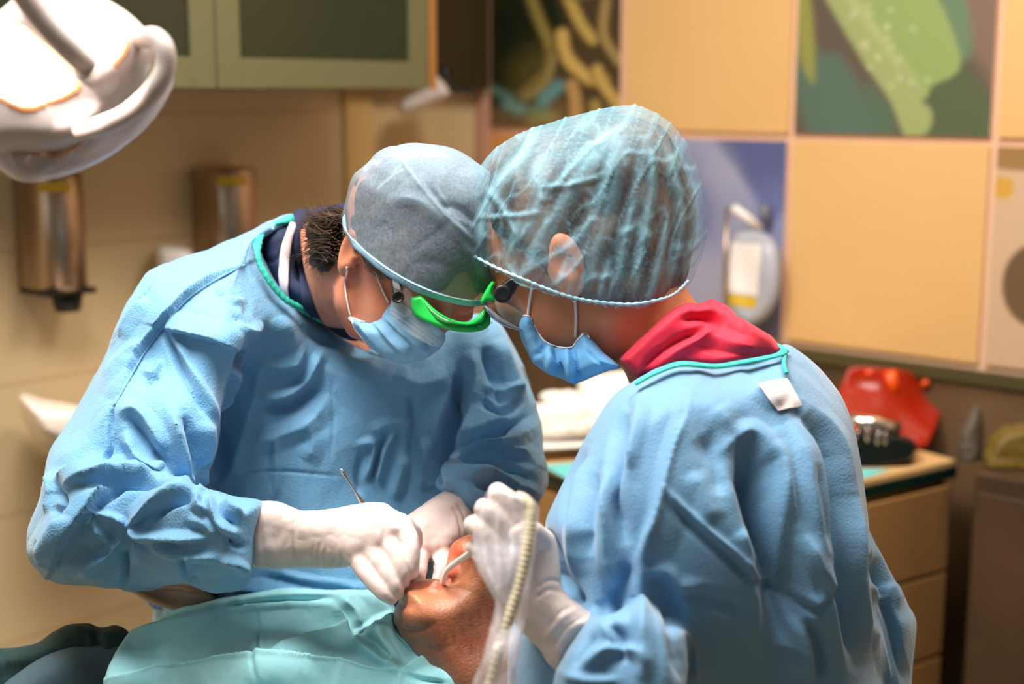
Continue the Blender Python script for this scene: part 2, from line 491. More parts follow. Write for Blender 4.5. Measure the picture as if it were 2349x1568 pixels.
M['glassdoor'] = mat('smoked_door_glass', '28301F', 0.25, trans=0.0, alpha=0.82, spec=0.6)
M['wood_edge'] = mat('orange_wood_edge', '9C6A34', 0.5)
M['steel'] = mat('brushed_steel', 'C4AE98', 0.34, metal=1.0, col2='B09A84', nscale=30, stretch=(1, 1, 0.05))
M['blackp'] = mat('black_plastic', '121412', 0.4)
M['yellow'] = mat('yellow_label', 'C9A51C', 0.5)
M['whitep'] = mat('white_plastic', 'E6DED6', 0.35)
M['ceramic'] = mat('white_ceramic', 'E4D3C4', 0.2)
M['veneer'] = mat('beech_veneer', 'A67C4C', 0.45, col2='9A7142', nscale=10, stretch=(1, 1, 0.1))
M['tabletop'] = mat('worktop_laminate', 'D9B078', 0.3)
M['dkglass'] = mat('dark_green_glass_edge', '0C2A22', 0.15, coat=0.5)
M['teal'] = mat('teal_paper', '6CC6C2', 0.85, col2='5DB8B6', nscale=60)
M['redplastic'] = mat('orange_red_clear_plastic', 'B02408', 0.2, alpha=0.72, spec=0.6)
M['redpost'] = mat('bright_orange_plastic', 'F0560C', 0.3)
M['chrome'] = mat('polished_steel', 'D8D4CE', 0.15, metal=1.0)
M['paint'] = mat('printed_panel', 'FFFFFF', 0.4, attr='paint')
M['grime'] = mat('olive_brown', '4C4428', 0.6)
M['greybag'] = mat('grey_plastic', '5E5444', 0.7, col2='463C30', nscale=9)
M['gauze'] = mat('white_gauze', 'F2EADF', 0.9, bump=0.3, bscale=300)

# floor, ceiling
fl = MB().box((-3.2, -1.6, -0.05), (3.4, 4.4, 0)).build('floor', M['floor']); tag(fl, kind='structure')
ce = MB().box((-3.2, -1.6, 2.75), (3.4, 4.4, 2.8)).build('ceiling', M['ceil']); tag(ce, kind='structure')
# left wall: mesh in its own frame so the tile joints run along it
bm = bmesh.new(); bmesh.ops.create_cube(bm, size=1.0)
for v in bm.verts: v.co = Vector((v.co.x*3.6+1.8, v.co.y*0.08-0.04, v.co.z*2.75+1.375))
me = bpy.data.meshes.new('wall_left'); bm.to_mesh(me); bm.free(); me.materials.append(M['wall_cream'])
wl = bpy.data.objects.new('wall_left', me); COL.objects.link(wl); wl.location = tuple(CC); wl.rotation_euler = (0, 0, math.atan2(LD[1], LD[0])); tag(wl, kind='structure')
mb = MB(); wbox(mb, 'R', -0.08, 3.6, -0.08, 0, 0, 2.75); wr = fixf(mb.build('wall_right', M['peach'])); tag(wr, kind='structure')
mb = MB(); wbox(mb, 'L', 0.0, 0.035, 0, 0.03, 0, 2.75); tr = fixf(mb.build('trim_1', mat('pink_corner_trim', 'C79A80', 0.5))); tag(tr, kind='structure')
mb = MB(); s0, _, _ = onwall(848, 300, 'L'); s1, _, _ = onwall(786, 300, 'L'); wbox(mb, 'L', s0, s1, 0, 0.012, 0.9, 1.5)
tag(fixf(mb.build('trim_2', mat('olive_cream_strip', 'D8B978', 0.5))), kind='structure')
# brown lower part and dark rail of the right wall
mb = MB(); wbox(mb, 'R', 0.0, 3.6, 0.0, 0.01, 0, 0.925); tag(fixf(mb.build('trim_3', M['lowbrown'])), kind='structure')
mb = MB(); wbox(mb, 'R', 0.0, 3.6, 0.0, 0.02, 0.917, 0.94); tag(fixf(mb.build('trim_4', mat('dark_olive_rail', '4A4326', 0.4))), kind='structure')

# ------------------------------------------------------------------ picture and plain panels of the right wall
T_ = 0.414; Z0 = 1.36
def softpoly(poly, u, v, e=6):
    return np.clip(samp(poly_img(poly, 4), u, v)/e*0.5+0.5, 0, 1)
def line(pts, u, v, w, e=5):
    c = crs(pts, 6); best = np.full(len(u), 1e9)
    for a, b in zip(c[:-1], c[1:]):
        e2 = b-a; t = np.clip(((u-a[0])*e2[0]+(v-a[1])*e2[1])/(e2@e2+1e-9), 0, 1)
        best = np.minimum(best, np.hypot(u-a[0]-t*e2[0], v-a[1]-t*e2[1]))
    return np.clip((w-best)/e*0.5+0.5, 0, 1)
def panel(name, col, row, label, cat, m=None, paint=None, group=None, z1=None):
    s0 = col*T_+0.007; s1 = (col+1)*T_-0.007; zt = (Z0+T_*(1-row) if z1 is None else z1)-0.007; zb = Z0-T_*row+0.007
    r = thing(name, wp('R', (s0+s1)/2, 0, zb), label, cat, group)
    mb = MB(); wbox(mb, 'R', s0, s1, 0.0, 0.009, zb, zt, 0.002)
    fixf(mb.build('board', m or M['peach'], r))
    if paint:
        n = 140; S = np.linspace(s0+0.001, s1-0.001, n); Zs = np.linspace(zb+0.001, zt-0.001, n)
        SS, ZZ = np.meshgrid(S, Zs); V = CC+RD*SS.ravel()[:, None]+RN*0.0095+ZU*ZZ.ravel()[:, None]
        g = G(V); c = paint(g.u, g.v)
        Fc = [(j*n+i, j*n+i+1, (j+1)*n+i+1, (j+1)*n+i) for j in range(n-1) for i in range(n-1)]
        link('print', V, Fc, M['paint'], r, True, cols=c)
    return r
def LC(h): return np.array(lin(h)[:3])
def mixc(c, h, a): return c*(1-a[:, None])+LC(h)*a[:, None]
def paint_chain(u, v):
    c = np.tile(LC('22270F'), (len(u), 1)); n = vnoise(np.stack([u*0.02, v*0.02, u*0], 1))*0.5+0.5
    c = mixc(c, '101C12', n); c = mixc(c, '5C5226', softpoly([(1170, 150), (1240, 110), (1290, 160), (1260, 230), (1180, 235)], u, v, 30)*0.7)
    c = mixc(c, '4A3B26', softpoly([(1280, -60), (1440, -60), (1440, 300), (1190, 300), (1260, 200), (1310, 110)], u, v, 14))
    c = mixc(c, '6A5436', softpoly([(1110, 255), (1250, 235), (1420, 240), (1430, 310), (1110, 310)], u, v, 14))
    for pts, w, h in [([(1200, -60), (1235, 40), (1262, 110), (1250, 170), (1200, 215)], 12, '8A7A3C'), ([(1290, -40), (1330, 50), (1360, 90)], 13, 'B79A50'),
                      ([(1290, 80), (1300, 130), (1345, 175), (1385, 185)], 15, 'C4A258'), ([(1370, 160), (1385, 195), (1420, 240)], 13, 'BC9A52'),
                      ([(1390, 0), (1385, 80), (1420, 140)], 11, '9C8250'), ([(1312, 195), (1320, 230), (1322, 290)], 14, 'B08A54'), ([(1365, 240), (1375, 290)], 12, 'A08648'),
                      ([(1290, -60), (1320, -20), (1400, -30)], 13, 'A08C44'), ([(1270, 130), (1250, 190), (1205, 222)], 10, '8C7C48')]:
        c = mixc(c, '3A2C1C', line(pts, u, v, w+7, 8)*0.7); c = mixc(c, h, line(pts, u, v, w, 6))
    for pts, w, h in [([(1245, 230), (1280, 198)], 14, '5F9390'), ([(1130, 205), (1170, 225)], 9, '5F8A78'), ([(1165, 240), (1195, 250)], 12, '6A9A90'), ([(1225, 255), (1255, 262)], 9, '5E8A74'), ([(1220, 275), (1270, 270)], 12, '8C8048')]:
        c = mixc(c, h, line(pts, u, v, w, 10)*0.9)
    return c
def paint_leaf(u, v):
    c = np.tile(LC('5C5044'), (len(u), 1))
    c = mixc(c, '7A6254', softpoly([(2160, -200), (2320, -200), (2320, 330), (2270, 180), (2200, 60)], u, v, 20))
    c = mixc(c, '52685A', softpoly([(1825, 60), (1880, 120), (1940, 140), (2010, 320), (1870, 320), (1820, 180)], u, v, 14))
    c = mixc(c, '4F5A40', softpoly([(2110, 190), (2190, 140), (2300, 260), (2300, 330), (2120, 330)], u, v, 14))
    c = mixc(c, '627A5C', softpoly([(2000, -60), (2180, -60), (2230, 90), (2190, 130)], u, v, 12))
    c = mixc(c, '8B8A46', softpoly([(1830, -40), (1860, 0), (1870, 150), (1862, 190), (1832, 120)], u, v, 8))
    c = mixc(c, '949E66', softpoly([(1870, -60), (1950, -60), (2090, 200), (2135, 250), (2130, 300), (2080, 318), (2040, 230), (1960, 110)], u, v, 6))
    c = mixc(c, '8A9C5E', softpoly([(1950, -80), (2100, -80), (2205, 135), (2140, 195), (2105, 205)], u, v, 6))
    c = mixc(c, 'A9B578', line([(1925, -40), (2060, 140), (2110, 220)], u, v, 9, 10)*0.7)
    c = mixc(c, '4C6A54', softpoly([(1985, 190), (2040, 240), (2050, 310), (2000, 300)], u, v, 12)*0.8)
    rs = np.random.RandomState(3)
    for k in range(26):
        t = rs.rand(); x = 1960+t*170+rs.randn()*38; y = t*230-20+rs.randn()*28
        c = mixc(c, 'D2D2A8', np.clip(1-np.hypot((u-x)/9, (v-y)/6), 0, 1)*0.8)
    return c
def paint_sky(u, v):
    c = np.tile(LC('9C9CB4'), (len(u), 1)); n = fbm(np.stack([u*0.012, v*0.012, u*0], 1), 3)*0.35+0.5
    c = mixc(c, '626A9A', softpoly([(1400, 300), (1560, 310), (1660, 420), (1640, 560), (1480, 500)], u, v, 50)*0.9)
    c = mixc(c, '565C88', softpoly([(1640, 300), (1830, 300), (1830, 430), (1760, 520), (1740, 470), (1690, 390)], u, v, 10))
    c = mixc(c, '6E78A8', softpoly([(1700, 460), (1790, 420), (1820, 500), (1800, 640), (1720, 560)], u, v, 40)*0.6)
    c = mixc(c, '4C4C62', softpoly([(1720, 650), (1830, 620), (1830, 820), (1700, 820), (1700, 740)], u, v, 22)*0.85)
    c = mixc(c, 'A6A6B4', np.clip(n, 0, 1)*softpoly([(1540, 300), (1650, 330), (1720, 470), (1700, 700), (1600, 700), (1640, 500)], u, v, 30)*0.8)
    return c
def paint_disc(u, v):
    c = np.tile(LC('C8A888'), (len(u), 1))
    c = mixc(c, '967244', softpoly([(2280, 335), (2420, 335), (2420, 388), (2280, 384)], u, v, 5))
    c = mixc(c, '6A5238', np.clip((95-np.hypot((u-2375)/0.8, v-655))/12+0.5, 0, 1))
    c = mixc(c, 'C99A3C', np.clip((26-np.hypot(u-2300, v-430))/8+0.5, 0, 1))
    return c
panel('picture_panel', 0, 0, 'square picture of a gold chain on dark green, nearest the room corner', 'picture', paint=paint_chain, group='picture squares on the right wall')
panel('wall_tile_panel', 1, 0, 'plain beige square between the chain picture and the green leaf picture', 'wall panel', M['beige_panel'], group='plain squares on the right wall')
panel('picture_panel', 2, 0, 'square picture of a wet green leaf with water drops', 'picture', paint=paint_leaf, group='picture squares on the right wall')
panel('wall_tile_panel', 3, 0, 'plain beige square at the right edge beside the green leaf picture', 'wall panel', M['beige_panel'], group='plain squares on the right wall')
panel('wall_tile_panel', 0, 1, 'plain orange square below the chain picture, above the joined heads', 'wall panel', M['orange_panel'], group='plain squares on the right wall')
panel('picture_panel', 1, 1, 'square picture of blue and violet sky behind the clear hanging bottle', 'picture', paint=paint_sky, group='picture squares on the right wall')
panel('wall_tile_panel', 2, 1, 'plain beige square below the green leaf picture, above the red instrument case', 'wall panel', M['beige_panel'], group='plain squares on the right wall')
panel('picture_panel', 3, 1, 'pale square with a large grey-brown disc at the right edge', 'picture', paint=paint_disc, group='picture squares on the right wall')

# ------------------------------------------------------------------ wall cabinets with smoked glass doors
NCAB = 0.33
sR, zB, _ = onwall(985, 203, 'L', NCAB); sM, _, _ = onwall(500, 203, 'L', NCAB); wd = sM-sR
cab_lab = ['olive-framed wall cabinet with smoked glass door, beside the hanging white dispenser', 'olive-framed wall cabinet half hidden behind the big surgical lamp']
for k in range(2):
    a = sR+wd*k; b = a+wd; zt = zB+0.72
    r = thing('wall_cabinet', wp('L', (a+b)/2, 0, zB), cab_lab[k], 'cabinet', 'smoked glass wall cabinets')
    mb = MB()
    for q in [(a, b, 0, NCAB-0.02, zB, zB+0.018), (a, b, 0, NCAB-0.02, zt-0.018, zt), (a, a+0.016, 0, NCAB-0.02, zB, zt), (b-0.016, b, 0, NCAB-0.02, zB, zt),
              (a, b, 0, 0.012, zB, zt), (a, b, 0.02, NCAB-0.05, zB+0.3, zB+0.315)]: wbox(mb, 'L', *q)
    fixf(mb.build('body', mat('cabinet_body_wood', '6A5A38', 0.6), r))
    st = 0.05; dr = thing('door', (0, 0, 0), None, None); dr.parent = r
    mb = MB()
    for q in [(a+0.002, a+st, zB, zt), (b-st, b-0.002, zB, zt), (a+st, b-st, zB, zB+st), (a+st, b-st, zt-st, zt)]:
        wbox(mb, 'L', q[0], q[1], NCAB-0.02, NCAB, q[2], q[3], 0.002)
    COL.objects.unlink(dr); bpy.data.objects.remove(dr)
    door = fixf(mb.build('door', M['frame_green'], r))
    mb = MB(); wbox(mb, 'L', a+st, b-st, NCAB-0.012, NCAB-0.007, zB+st, zt-st); fixf(mb.build('pane', M['glassdoor'], door))
mb = MB(); wbox(mb, 'L', sR-0.02, sR-0.002, 0, NCAB, zB, zB+0.72); wb = fixf(mb.build('end_panel', M['wood_edge']))
tag(wb, 'thin orange-brown end board closing the wall cabinets near the corner', 'board')
# jars standing in the right cabinet
for i, (px, py, rr, hh, c, lb) in enumerate([(790, 118, 0.032, 0.09, 'B8A070', 'round cream jar seen blurred through the smoked cabinet glass, left one'),
                                          (880, 80, 0.022, 0.13, 'A89850', 'tall yellowish jar seen through the smoked cabinet glass, right one')]):
    s, z, _ = onwall(px, py, 'L', 0.24)
    V, Fc = lathe_raw([(0.001, 0), (rr, 0.002), (rr, hh*0.8), (rr*0.7, hh*0.9), (rr*0.72, hh)], wp('L', s, 0.24, zB+0.019), ZU, 20)
    o = link('storage_jar', V, Fc, mat('jar_cream', c, 0.4), smooth=True); tag(o, lb, 'jar', 'jars in the wall cabinet')
# dark board between cabinets and corner
mb = MB(); s0, zz, _ = onwall(1092, 203, 'L', 0.03); wbox(mb, 'L', 0.036, sR-0.021, 0.0, 0.05, 1.455, 2.3)
tag(fixf(mb.build('dark_wall_board', M['dkbrown'])), 'dark brown board on the wall between the cabinets and the corner', 'board')

# ------------------------------------------------------------------ steel soap dispensers
def dispenser(x0, x1, ytop, ybot, label, nz):
    n = 0.02; sm, zb, t = onwall((x0+x1)/2, ybot, 'L', 0.09); _, zt, _ = onwall((x0+x1)/2, ytop, 'L', 0.09)
    s_a, _, _ = onwall(x0, ybot, 'L', 0.05); s_b, _, _ = onwall(x1, ybot, 'L', 0.05); w = abs(s_a-s_b)*0.80; sm -= 0.036
    r = thing('soap_dispenser', wp('L', sm, 0, zb), label, 'soap dispenser', 'steel soap dispensers on the left wall')
    prof = []
    for k in range(25):
        a = math.pi*k/24; prof.append((math.cos(a)*w/2, 0.03+0.075*math.sin(a)**0.6))
    prof = [(w/2, 0.001)]+prof+[(-w/2, 0.001)]; m = len(prof); V = []
    for z in (zb, zb+0.004, zt-0.004, zt):
        k = 0.97 if z in (zb, zt) else 1.0
        V += [wp('L', sm+p*k, q*k, z) for p, q in prof]
    Fc = [(i*m+j, i*m+(j+1) % m, (i+1)*m+(j+1) % m, (i+1)*m+j) for i in range(3) for j in range(m)]+[tuple(range(m))[::-1], tuple(3*m+j for j in range(m))]
    o = fixf(link('housing', V, Fc, M['steel'], r, True)); 
    mod = o.modifiers.new('edge', 'EDGE_SPLIT'); mod.split_angle = math.radians(40)
    mb = MB(); wbox(mb, 'L', sm-w*0.5, sm+w*0.5, 0.002, 0.10, zb-0.010, zb+0.0, 0.004); fixf(mb.build('base_plate', M['blackp'], r))
    mb = MB(); mb.cyl(wp('L', sm-w*0.12, 0.06, zb-0.042), wp('L', sm-w*0.12, 0.06, zb-0.008), 0.022, 0.028, 20); mb.build('nozzle', M['blackp'], r, True)
    V = []; m = 9
    for z in (zt-0.03, zt-0.012):
        for k in range(m):
            a = math.pi*(0.5+0.38*(k-0)/(m-1)-0.0); V.append(wp('L', sm-math.cos(a)*w/2*-1*-1*1.0*(-1)*-1, 0.031+0.0765*math.sin(a)**0.6, z))
    Fc = [(k, k+1, m+k+1, m+k) for k in range(m-1)]; link('label', V, Fc, M['yellow'], r, True)['label'] = 'yellow label strip'
    return r
dispenser(50, 188, 400, 668, 'brushed steel soap dispenser with black nozzle, directly below the surgical lamp', 0)
dispenser(466, 585, 388, 634, 'brushed steel soap dispenser above the shoulder of the person at left', 0)

# ------------------------------------------------------------------ white toilet-paper-like holder, sink, hanging white dispenser
dW = onwall(400, 600, 'L', 0.06)[2]
f = pillow([(355, 570), (375, 562), (430, 570), (445, 590), (442, 640), (400, 655), (372, 640), (360, 605)], [(400, 600, dW)], 0.05, 22)
V, Q = mesh_of(f, 0.004); o = link('wall_holder', V, Q, M['whitep']); tag(o, 'small rounded white holder on the cream wall, left of the second dispenser', 'holder')
dW = onwall(120, 960, 'L', 0.2)[2]
r = thing('sink', wp('L', onwall(140, 960, 'L')[0], 0, 0.7), 'white ceramic wash basin on the cream wall behind the elbow', 'sink')
f = pillow([(42, 905), (120, 915), (300, 930), (420, 940), (420, 1010), (330, 1045), (200, 1045), (110, 1030), (66, 990)], [(60, 960, dW), (400, 960, dW+0.2)], 0.16, 40)
f2 = capsule(P(220, 880, dW+0.04), P(330, 880, dW+0.12), 0.09)
V, Q = mesh_of(subtract(f, f2, 0.02), 0.006); link('basin', V, Q, M['ceramic'], r)
sk = onwall(250, 820, 'L', 0.1); a = P(300, 905, dW+0.18); tube('faucet', [a, a+ZU*0.10, a+ZU*0.13+LN*0.05, a+ZU*0.11+LN*0.10], 0.01, M['chrome'], r)
dW = onwall(975, 225, 'L', 0.12)[2]
r = thing('towel_dispenser', P(975, 235, dW), 'small white wedge-shaped dispenser with black top beside the cabinet end', 'dispenser')
f = pillow([(915, 232), (960, 205), (990, 172), (1010, 178), (1035, 215), (1000, 235), (930, 262), (915, 255)], [(975, 225, dW)], 0.05, 14, 2)
V, Q = mesh_of(f, 0.003); link('body', V, Q, M['whitep'], r)
f = pillow([(996, 150), (1020, 148), (1034, 165), (1040, 195), (1090, 205), (1088, 214), (1034, 212), (1012, 182)], [(1020, 180, dW)], 0.03, 9, 2)
V, Q = mesh_of(f, 0.003); link('cap', V, Q, M['blackp'], r)['label'] = 'black top'

# ------------------------------------------------------------------ bottle dispenser on the blue panel
dW = onwall(1725, 620, 'R', 0.06)[2]
r = thing('sanitizer_dispenser', P(1725, 745, dW), 'clear sanitizer bottle with white and yellow label hanging on the blue picture', 'bottle dispenser')
f = pillow([(1680, 545), (1700, 528), (1742, 528), (1780, 556), (1792, 610), (1786, 680), (1758, 728), (1720, 748), (1690, 735), (1668, 690), (1664, 600)], [(1672, 620, onwall(1672, 620, 'R', 0.055)[2]), (1786, 620, onwall(1786, 620, 'R', 0.055)[2])], 0.030, 26)
V, Q = mesh_of(f, 0.003); body = link('bottle', V, Q, mat('clear_bottle', 'C8CCD6', 0.12, alpha=0.6), r); sf = Surf(V, Q)
def patch(name, poly, m, parent, sf, off, dflt, n=10):
    (a, b, c, d) = [np.array(p, float) for p in poly]; V = []
    for j in range(n):
        for i in range(n):
            s, t = i/(n-1), j/(n-1); p = (a*(1-s)+b*s)*(1-t)+(d*(1-s)+c*s)*t; V.append(sf.hit(p[0], p[1], off, dflt)[0])
    Fc = [(j*n+i, j*n+i+1, (j+1)*n+i+1, (j+1)*n+i) for j in range(n-1) for i in range(n-1)]
    return link(name, V, Fc, m, parent, True)
lab = patch('label_sheet', [(1680, 556), (1748, 560), (1738, 678), (1668, 668)], M['whitep'], r, sf, 0.0015, dW)
patch('label_sheet', [(1668, 672), (1738, 682), (1733, 708), (1664, 698)], M['yellow'], r, sf, 0.0015, dW)['label'] = 'yellow strip of the label'
tube('bracket', [P(1668, 474, dW), P(1664, 600, dW), P(1664, 706, dW)], 0.004, M['steel'], r)
tube('lever', [P(1682, 476, dW-0.01), P(1712, 498, dW-0.02), P(1742, 524, dW-0.01)], 0.009, M['whitep'], r)
tube('spout', [P(1712, 745, dW), P(1705, 775, dW)], 0.011, M['whitep'], r)
tube('pump', [P(1752, 470, dW), P(1757, 510, dW)], 0.010, mat('grey_pump', '6A6C78', 0.5), r)

# ------------------------------------------------------------------ drawer unit beside the assistant
CA = np.array([0.273, 2.114, 0]); CU = np.array([0.825, 0.566, 0]); CV = np.array([-0.566, 0.825, 0]); CR = np.array([CU, CV, ZU])
CW, CD, CH = 0.634, 0.44, 0.80
r = thing('drawer_unit', CA+CU*CW/2+CV*CD/2, 'beech drawer unit with dark glass-edged top behind the person in red collar', 'drawer unit')
MB().box((0.012, 0.014, 0.06), (CW-0.012, CD, CH-0.03), CR, CA).build('body', M['veneer'], r)
MB().box((0.03, 0.04, 0.0), (CW-0.03, CD-0.03, 0.06), CR, CA).build('plinth', M['dkbrown'], r)
MB().box((0, 0, CH-0.012), (CW, CD, CH), CR, CA, 0.002).build('top', M['tabletop'], r)
MB().box((-0.002, -0.002, CH-0.032), (CW+0.002, CD, CH-0.0125), CR, CA, 0.002).build('top_edge', M['dkglass'], r)
for i, (z0, z1) in enumerate([(0.60, 0.755), (0.44, 0.592), (0.28, 0.432), (0.08, 0.272)]):
    d = MB().box((0.016, -0.004, z0), (CW-0.016, 0.014, z1), CR, CA, 0.002).build('drawer', M['veneer'], r)
    MB().box((CW*0.5-0.035, -0.016, z1-0.055), (CW*0.5+0.035, -0.004, z1-0.045), CR, CA, 0.003).build('handle', M['steel'], d)
    d2 = MB().box((-0.004, 0.03, z0), (0.012, CD-0.02, z1), CR, CA, 0.002).build('side_panel', M['veneer'], r)
def top_at(px, py, z=CH):
    q = P(px, py, 1)-CAM; t = (z-CAM[2])/q[2]; return CAM+q*t
# teal papers
for lb, pts in [('teal paper towel on the drawer unit under the red instrument case', [(1930, 1075), (2040, 1078), (1985, 1096), (1925, 1110)]),
                ('teal paper towel on the drawer unit corner by the elbow', [(1242, 1068), (1350, 1058), (1336, 1102), (1310, 1104)])]:
    q = [top_at(x, y, CH+0.0008) for x, y in pts]; V = q+[p+ZU*0.0012 for p in q]
    o = link('paper_towel', V, [(0, 1, 2, 3), (7, 6, 5, 4), (0, 4, 5, 1), (1, 5, 6, 2), (2, 6, 7, 3), (3, 7, 4, 0)], M['teal'], smooth=False); fixf(o)
    tag(o, lb, 'paper towel', 'teal paper towels on the drawer unit')
# white packs and gauze
d0 = np.linalg.norm(top_at(1290, 1040)-CAM)
def lump(name, label, poly, d, T, W, m, cat, grp=None, amp=0.004, lo=CH+0.001, hi=9.0):
    f = pillow(poly, [(np.mean([p[0] for p in poly]), np.mean([p[1] for p in poly]), d)], T, W); f = zclip(f, lo, hi)
    V, Q = mesh_of(f, 0.004); V = crumple(V, Q, amp, 28.0); o = link(name, V, Q, m); tag(o, label, cat, grp); return o
lump('instrument_tray', 'white plastic tray lying on the drawer unit between the two people', [(1200, 1000), (1400, 975), (1420, 1000), (1400, 1020), (1230, 1035), (1205, 1030)], 2.60, 0.11, 8, M['whitep'], 'tray', amp=0.0, hi=CH+0.030)
lump('gauze_pack', 'large crumpled white gauze heap on the tray between the two people', [(1190, 940), (1260, 925), (1330, 918), (1400, 930), (1440, 960), (1420, 990), (1300, 1008), (1190, 1010)], 2.61, 0.07, 20, M['gauze'], 'gauze', 'white gauze on the tray', lo=CH+0.012)
lump('gauze_pack', 'flat folded white gauze on top of the heap between the two people', [(1235, 905), (1290, 896), (1350, 905), (1380, 930), (1340, 940), (1260, 928)], 2.63, 0.045, 12, M['gauze'], 'gauze', 'white gauze on the tray')
lump('paper_roll', 'round cream paper roll behind the gauze, under the chin of the masked assistant', [(1325, 880), (1360, 862), (1420, 850), (1470, 860), (1490, 900), (1475, 985), (1390, 990), (1335, 930)], 2.69, 0.06, 40, M['gauze'], 'paper roll', amp=0.001)
# red instrument case: black lower tray, leaning clear lid
r = thing('instrument_case', top_at(2010, 1075), 'open orange-red transparent case with black tray of surgical drill parts', 'instrument case')
lidp = [(1890, 960), (1915, 915), (1938, 862), (1948, 842), (1970, 839), (2060, 846), (2150, 866), (2170, 880), (2174, 905), (2150, 975), (2120, 1040), (2100, 1078), (2070, 1086), (1960, 1070), (1885, 1060)]
A1 = top_at(1935, 1070); dL = (A1-CAM)@FW
f = pillow(lidp, [(1930, 1000, dL+0.10), (2120, 1050, dL+0.12), (1960, 850, dL+0.21), (2150, 880, dL+0.23)], 0.010, 7, 1, 3); f = zclip(f, CH+0.003)
V, Q = mesh_of(f, 0.003); lid = link('lid', V, Q, M['redplastic'], r)
for pts, rr in [([(2040, 850), (2050, 905)], 0.013), ([(1990, 850), (1995, 862)], 0.008), ([(2120, 872), (2125, 884)], 0.008)]:
    tube('latch', [P(x, y, dL+0.195) for x, y in pts], rr, M['redpost'], lid, cap=True)
f = pillow([(1920, 1000), (1950, 985), (2060, 995), (2100, 1012), (2100, 1048), (2066, 1066), (1975, 1084), (1915, 1088), (1900, 1040)], [(2000, 1040, dL+0.05)], 0.06, 10); f = zclip(f, CH+0.003)
V, Q = mesh_of(f, 0.003); tray = link('tray', V, Q, mat('black_tray', '0E1512', 0.25), r)
tube('holder_rail', [P(1945, 962, dL+0.02), P(2000, 972, dL+0.02), P(2060, 988, dL+0.02)], [0.011, 0.015, 0.017], M['chrome'], r)
rs = np.random.RandomState(5)
for k in range(14):
    x = 1942+k*7.5+rs.randn()*3; y = 1008+(k % 3)*13+rs.randn()*3+k*0.8; a = P(x, y-12, dL-0.008+0.008*(k % 3))
    V, Fc = lathe_raw([(0.001, -0.012), (0.004, -0.012), (0.005, 0), (0.003, 0.004), (0.003, 0.014), (0.001, 0.015)], a, ZU+0.2*rs.randn(3), 12)
    link('drill_bit', V, Fc, M['chrome'], r)
for x, y in [(1942, 975), (1955, 990), (1994, 992)]:
    tube('silicone_plug', [P(x, y-16, dL+0.02), P(x+1, y+10, dL+0.02)], [0.007, 0.008], M['redpost'], r)

# ------------------------------------------------------------------ things in the dark at lower right
sl, zl, tl = onwall(2236, 1085, 'R', 0.26)
r = thing('low_cabinet', wp('R', sl+0.3, 0.14, 0), 'low dark brown cabinet in the dim corner right of the drawer unit', 'cabinet')
mb = MB(); wbox(mb, 'R', sl, sl+0.6, 0.022, 0.26, 0, zl, 0.004); fixf(mb.build('body', mat('umber_board', '4A3522', 0.5, col2='3A2A1A', nscale=5), r))
mb = MB(); wbox(mb, 'R', sl+0.01, sl+0.59, 0.26, 0.272, 0.06, zl-0.03, 0.002); fixf(mb.build('door', mat('umber_door', '553C26', 0.5, col2='40301E', nscale=4), r))
dB = onwall(2300, 1040, 'R', 0.14)[2]
lump('plastic_bag', 'crumpled olive yellow bag on the low cabinet at the right edge', [(2262, 1100), (2258, 1030), (2290, 985), (2340, 970), (2400, 985), (2420, 1100)], dB, 0.07, 34, mat('olive_yellow_bag', '66521A', 0.6), 'bag', 'bags on the low cabinet', 0.004, zl+0.001)
lump('plastic_bag', 'grey crumpled bag beside the yellow one, nearest the drawer unit', [(2200, 1110), (2196, 1010), (2220, 950), (2246, 930), (2256, 990), (2252, 1110)], onwall(2235, 1040, 'R', 0.15)[2], 0.05, 24, M['greybag'], 'bag', 'bags on the low cabinet', 0.003, zl+0.001)

# ================================================================== clothing and skin materials
def fabric(name, a, b, **k):
    return mat(name, a, 0.58, col2=b, nscale=7, contrast=(0.3, 0.7), sheen=0.3, spec=0.35, **k)
M['gown'] = fabric('blue_gown_cloth', '72ABD2', '69A2CA', voro=(430, 0.8))
M['gown2'] = fabric('blue_gown_cloth_soft', '6B9CC0', '6492B8', voro=(430, 0.5))
M['trim'] = mat('turquoise_binding', '3CCBB4', 0.6, col2='2DB8A2', nscale=260, bump=0.5, bscale=180, stretch=(1, 1, 1))
M['navy'] = mat('navy_cotton', '182546', 0.8, col2='142040', nscale=9, bump=0.2, bscale=500)
M['stripe'] = mat('pale_stripe', 'EADCE0', 0.8)
M['skin'] = mat('skin_light', 'D08C6C', 0.45, col2='C07456', nscale=28, sss=0.12, bump=0.25, bscale=700, bdist=0.0006)
M['skin2'] = mat('skin_tan', 'CF8A62', 0.45, col2='C47C54', nscale=18, sss=0.0, bump=0.2, bscale=600, bdist=0.0006)
M['skin3'] = mat('skin_brown', 'FFFFFF', 0.42, attr='paint', sss=0.05, bump=0.6, bscale=360, bdist=0.0012)
M['hair'] = mat('dark_brown_hair', '2E1F14', 0.5, col2='4C3524', nscale=160, stretch=(1, 1, 1))
M['hair_grey'] = mat('greying_hair', '4A3A2E', 0.5, col2='A8927C', nscale=300)
M['mask'] = mat('pale_blue_mask', '86BCE2', 0.8, col2='7FB4DC', nscale=22, bump=0.25, bscale=350, spec=0.2)
M['maskw'] = mat('white_mask_edge', 'E8E4EA', 0.8)
M['glove'] = mat('latex_glove', 'DCCCC6', 0.36, col2='D6C4BC', nscale=14, sss=0.10, bump=0.12, bscale=90, bdist=0.002)
M['green'] = mat('green_plastic', '18B845', 0.35)
M['clear'] = mat('clear_lens', 'C4D0D8', 0.05, alpha=0.13, spec=0.7)
M['gunmetal'] = mat('black_temple', '1C1E22', 0.35)

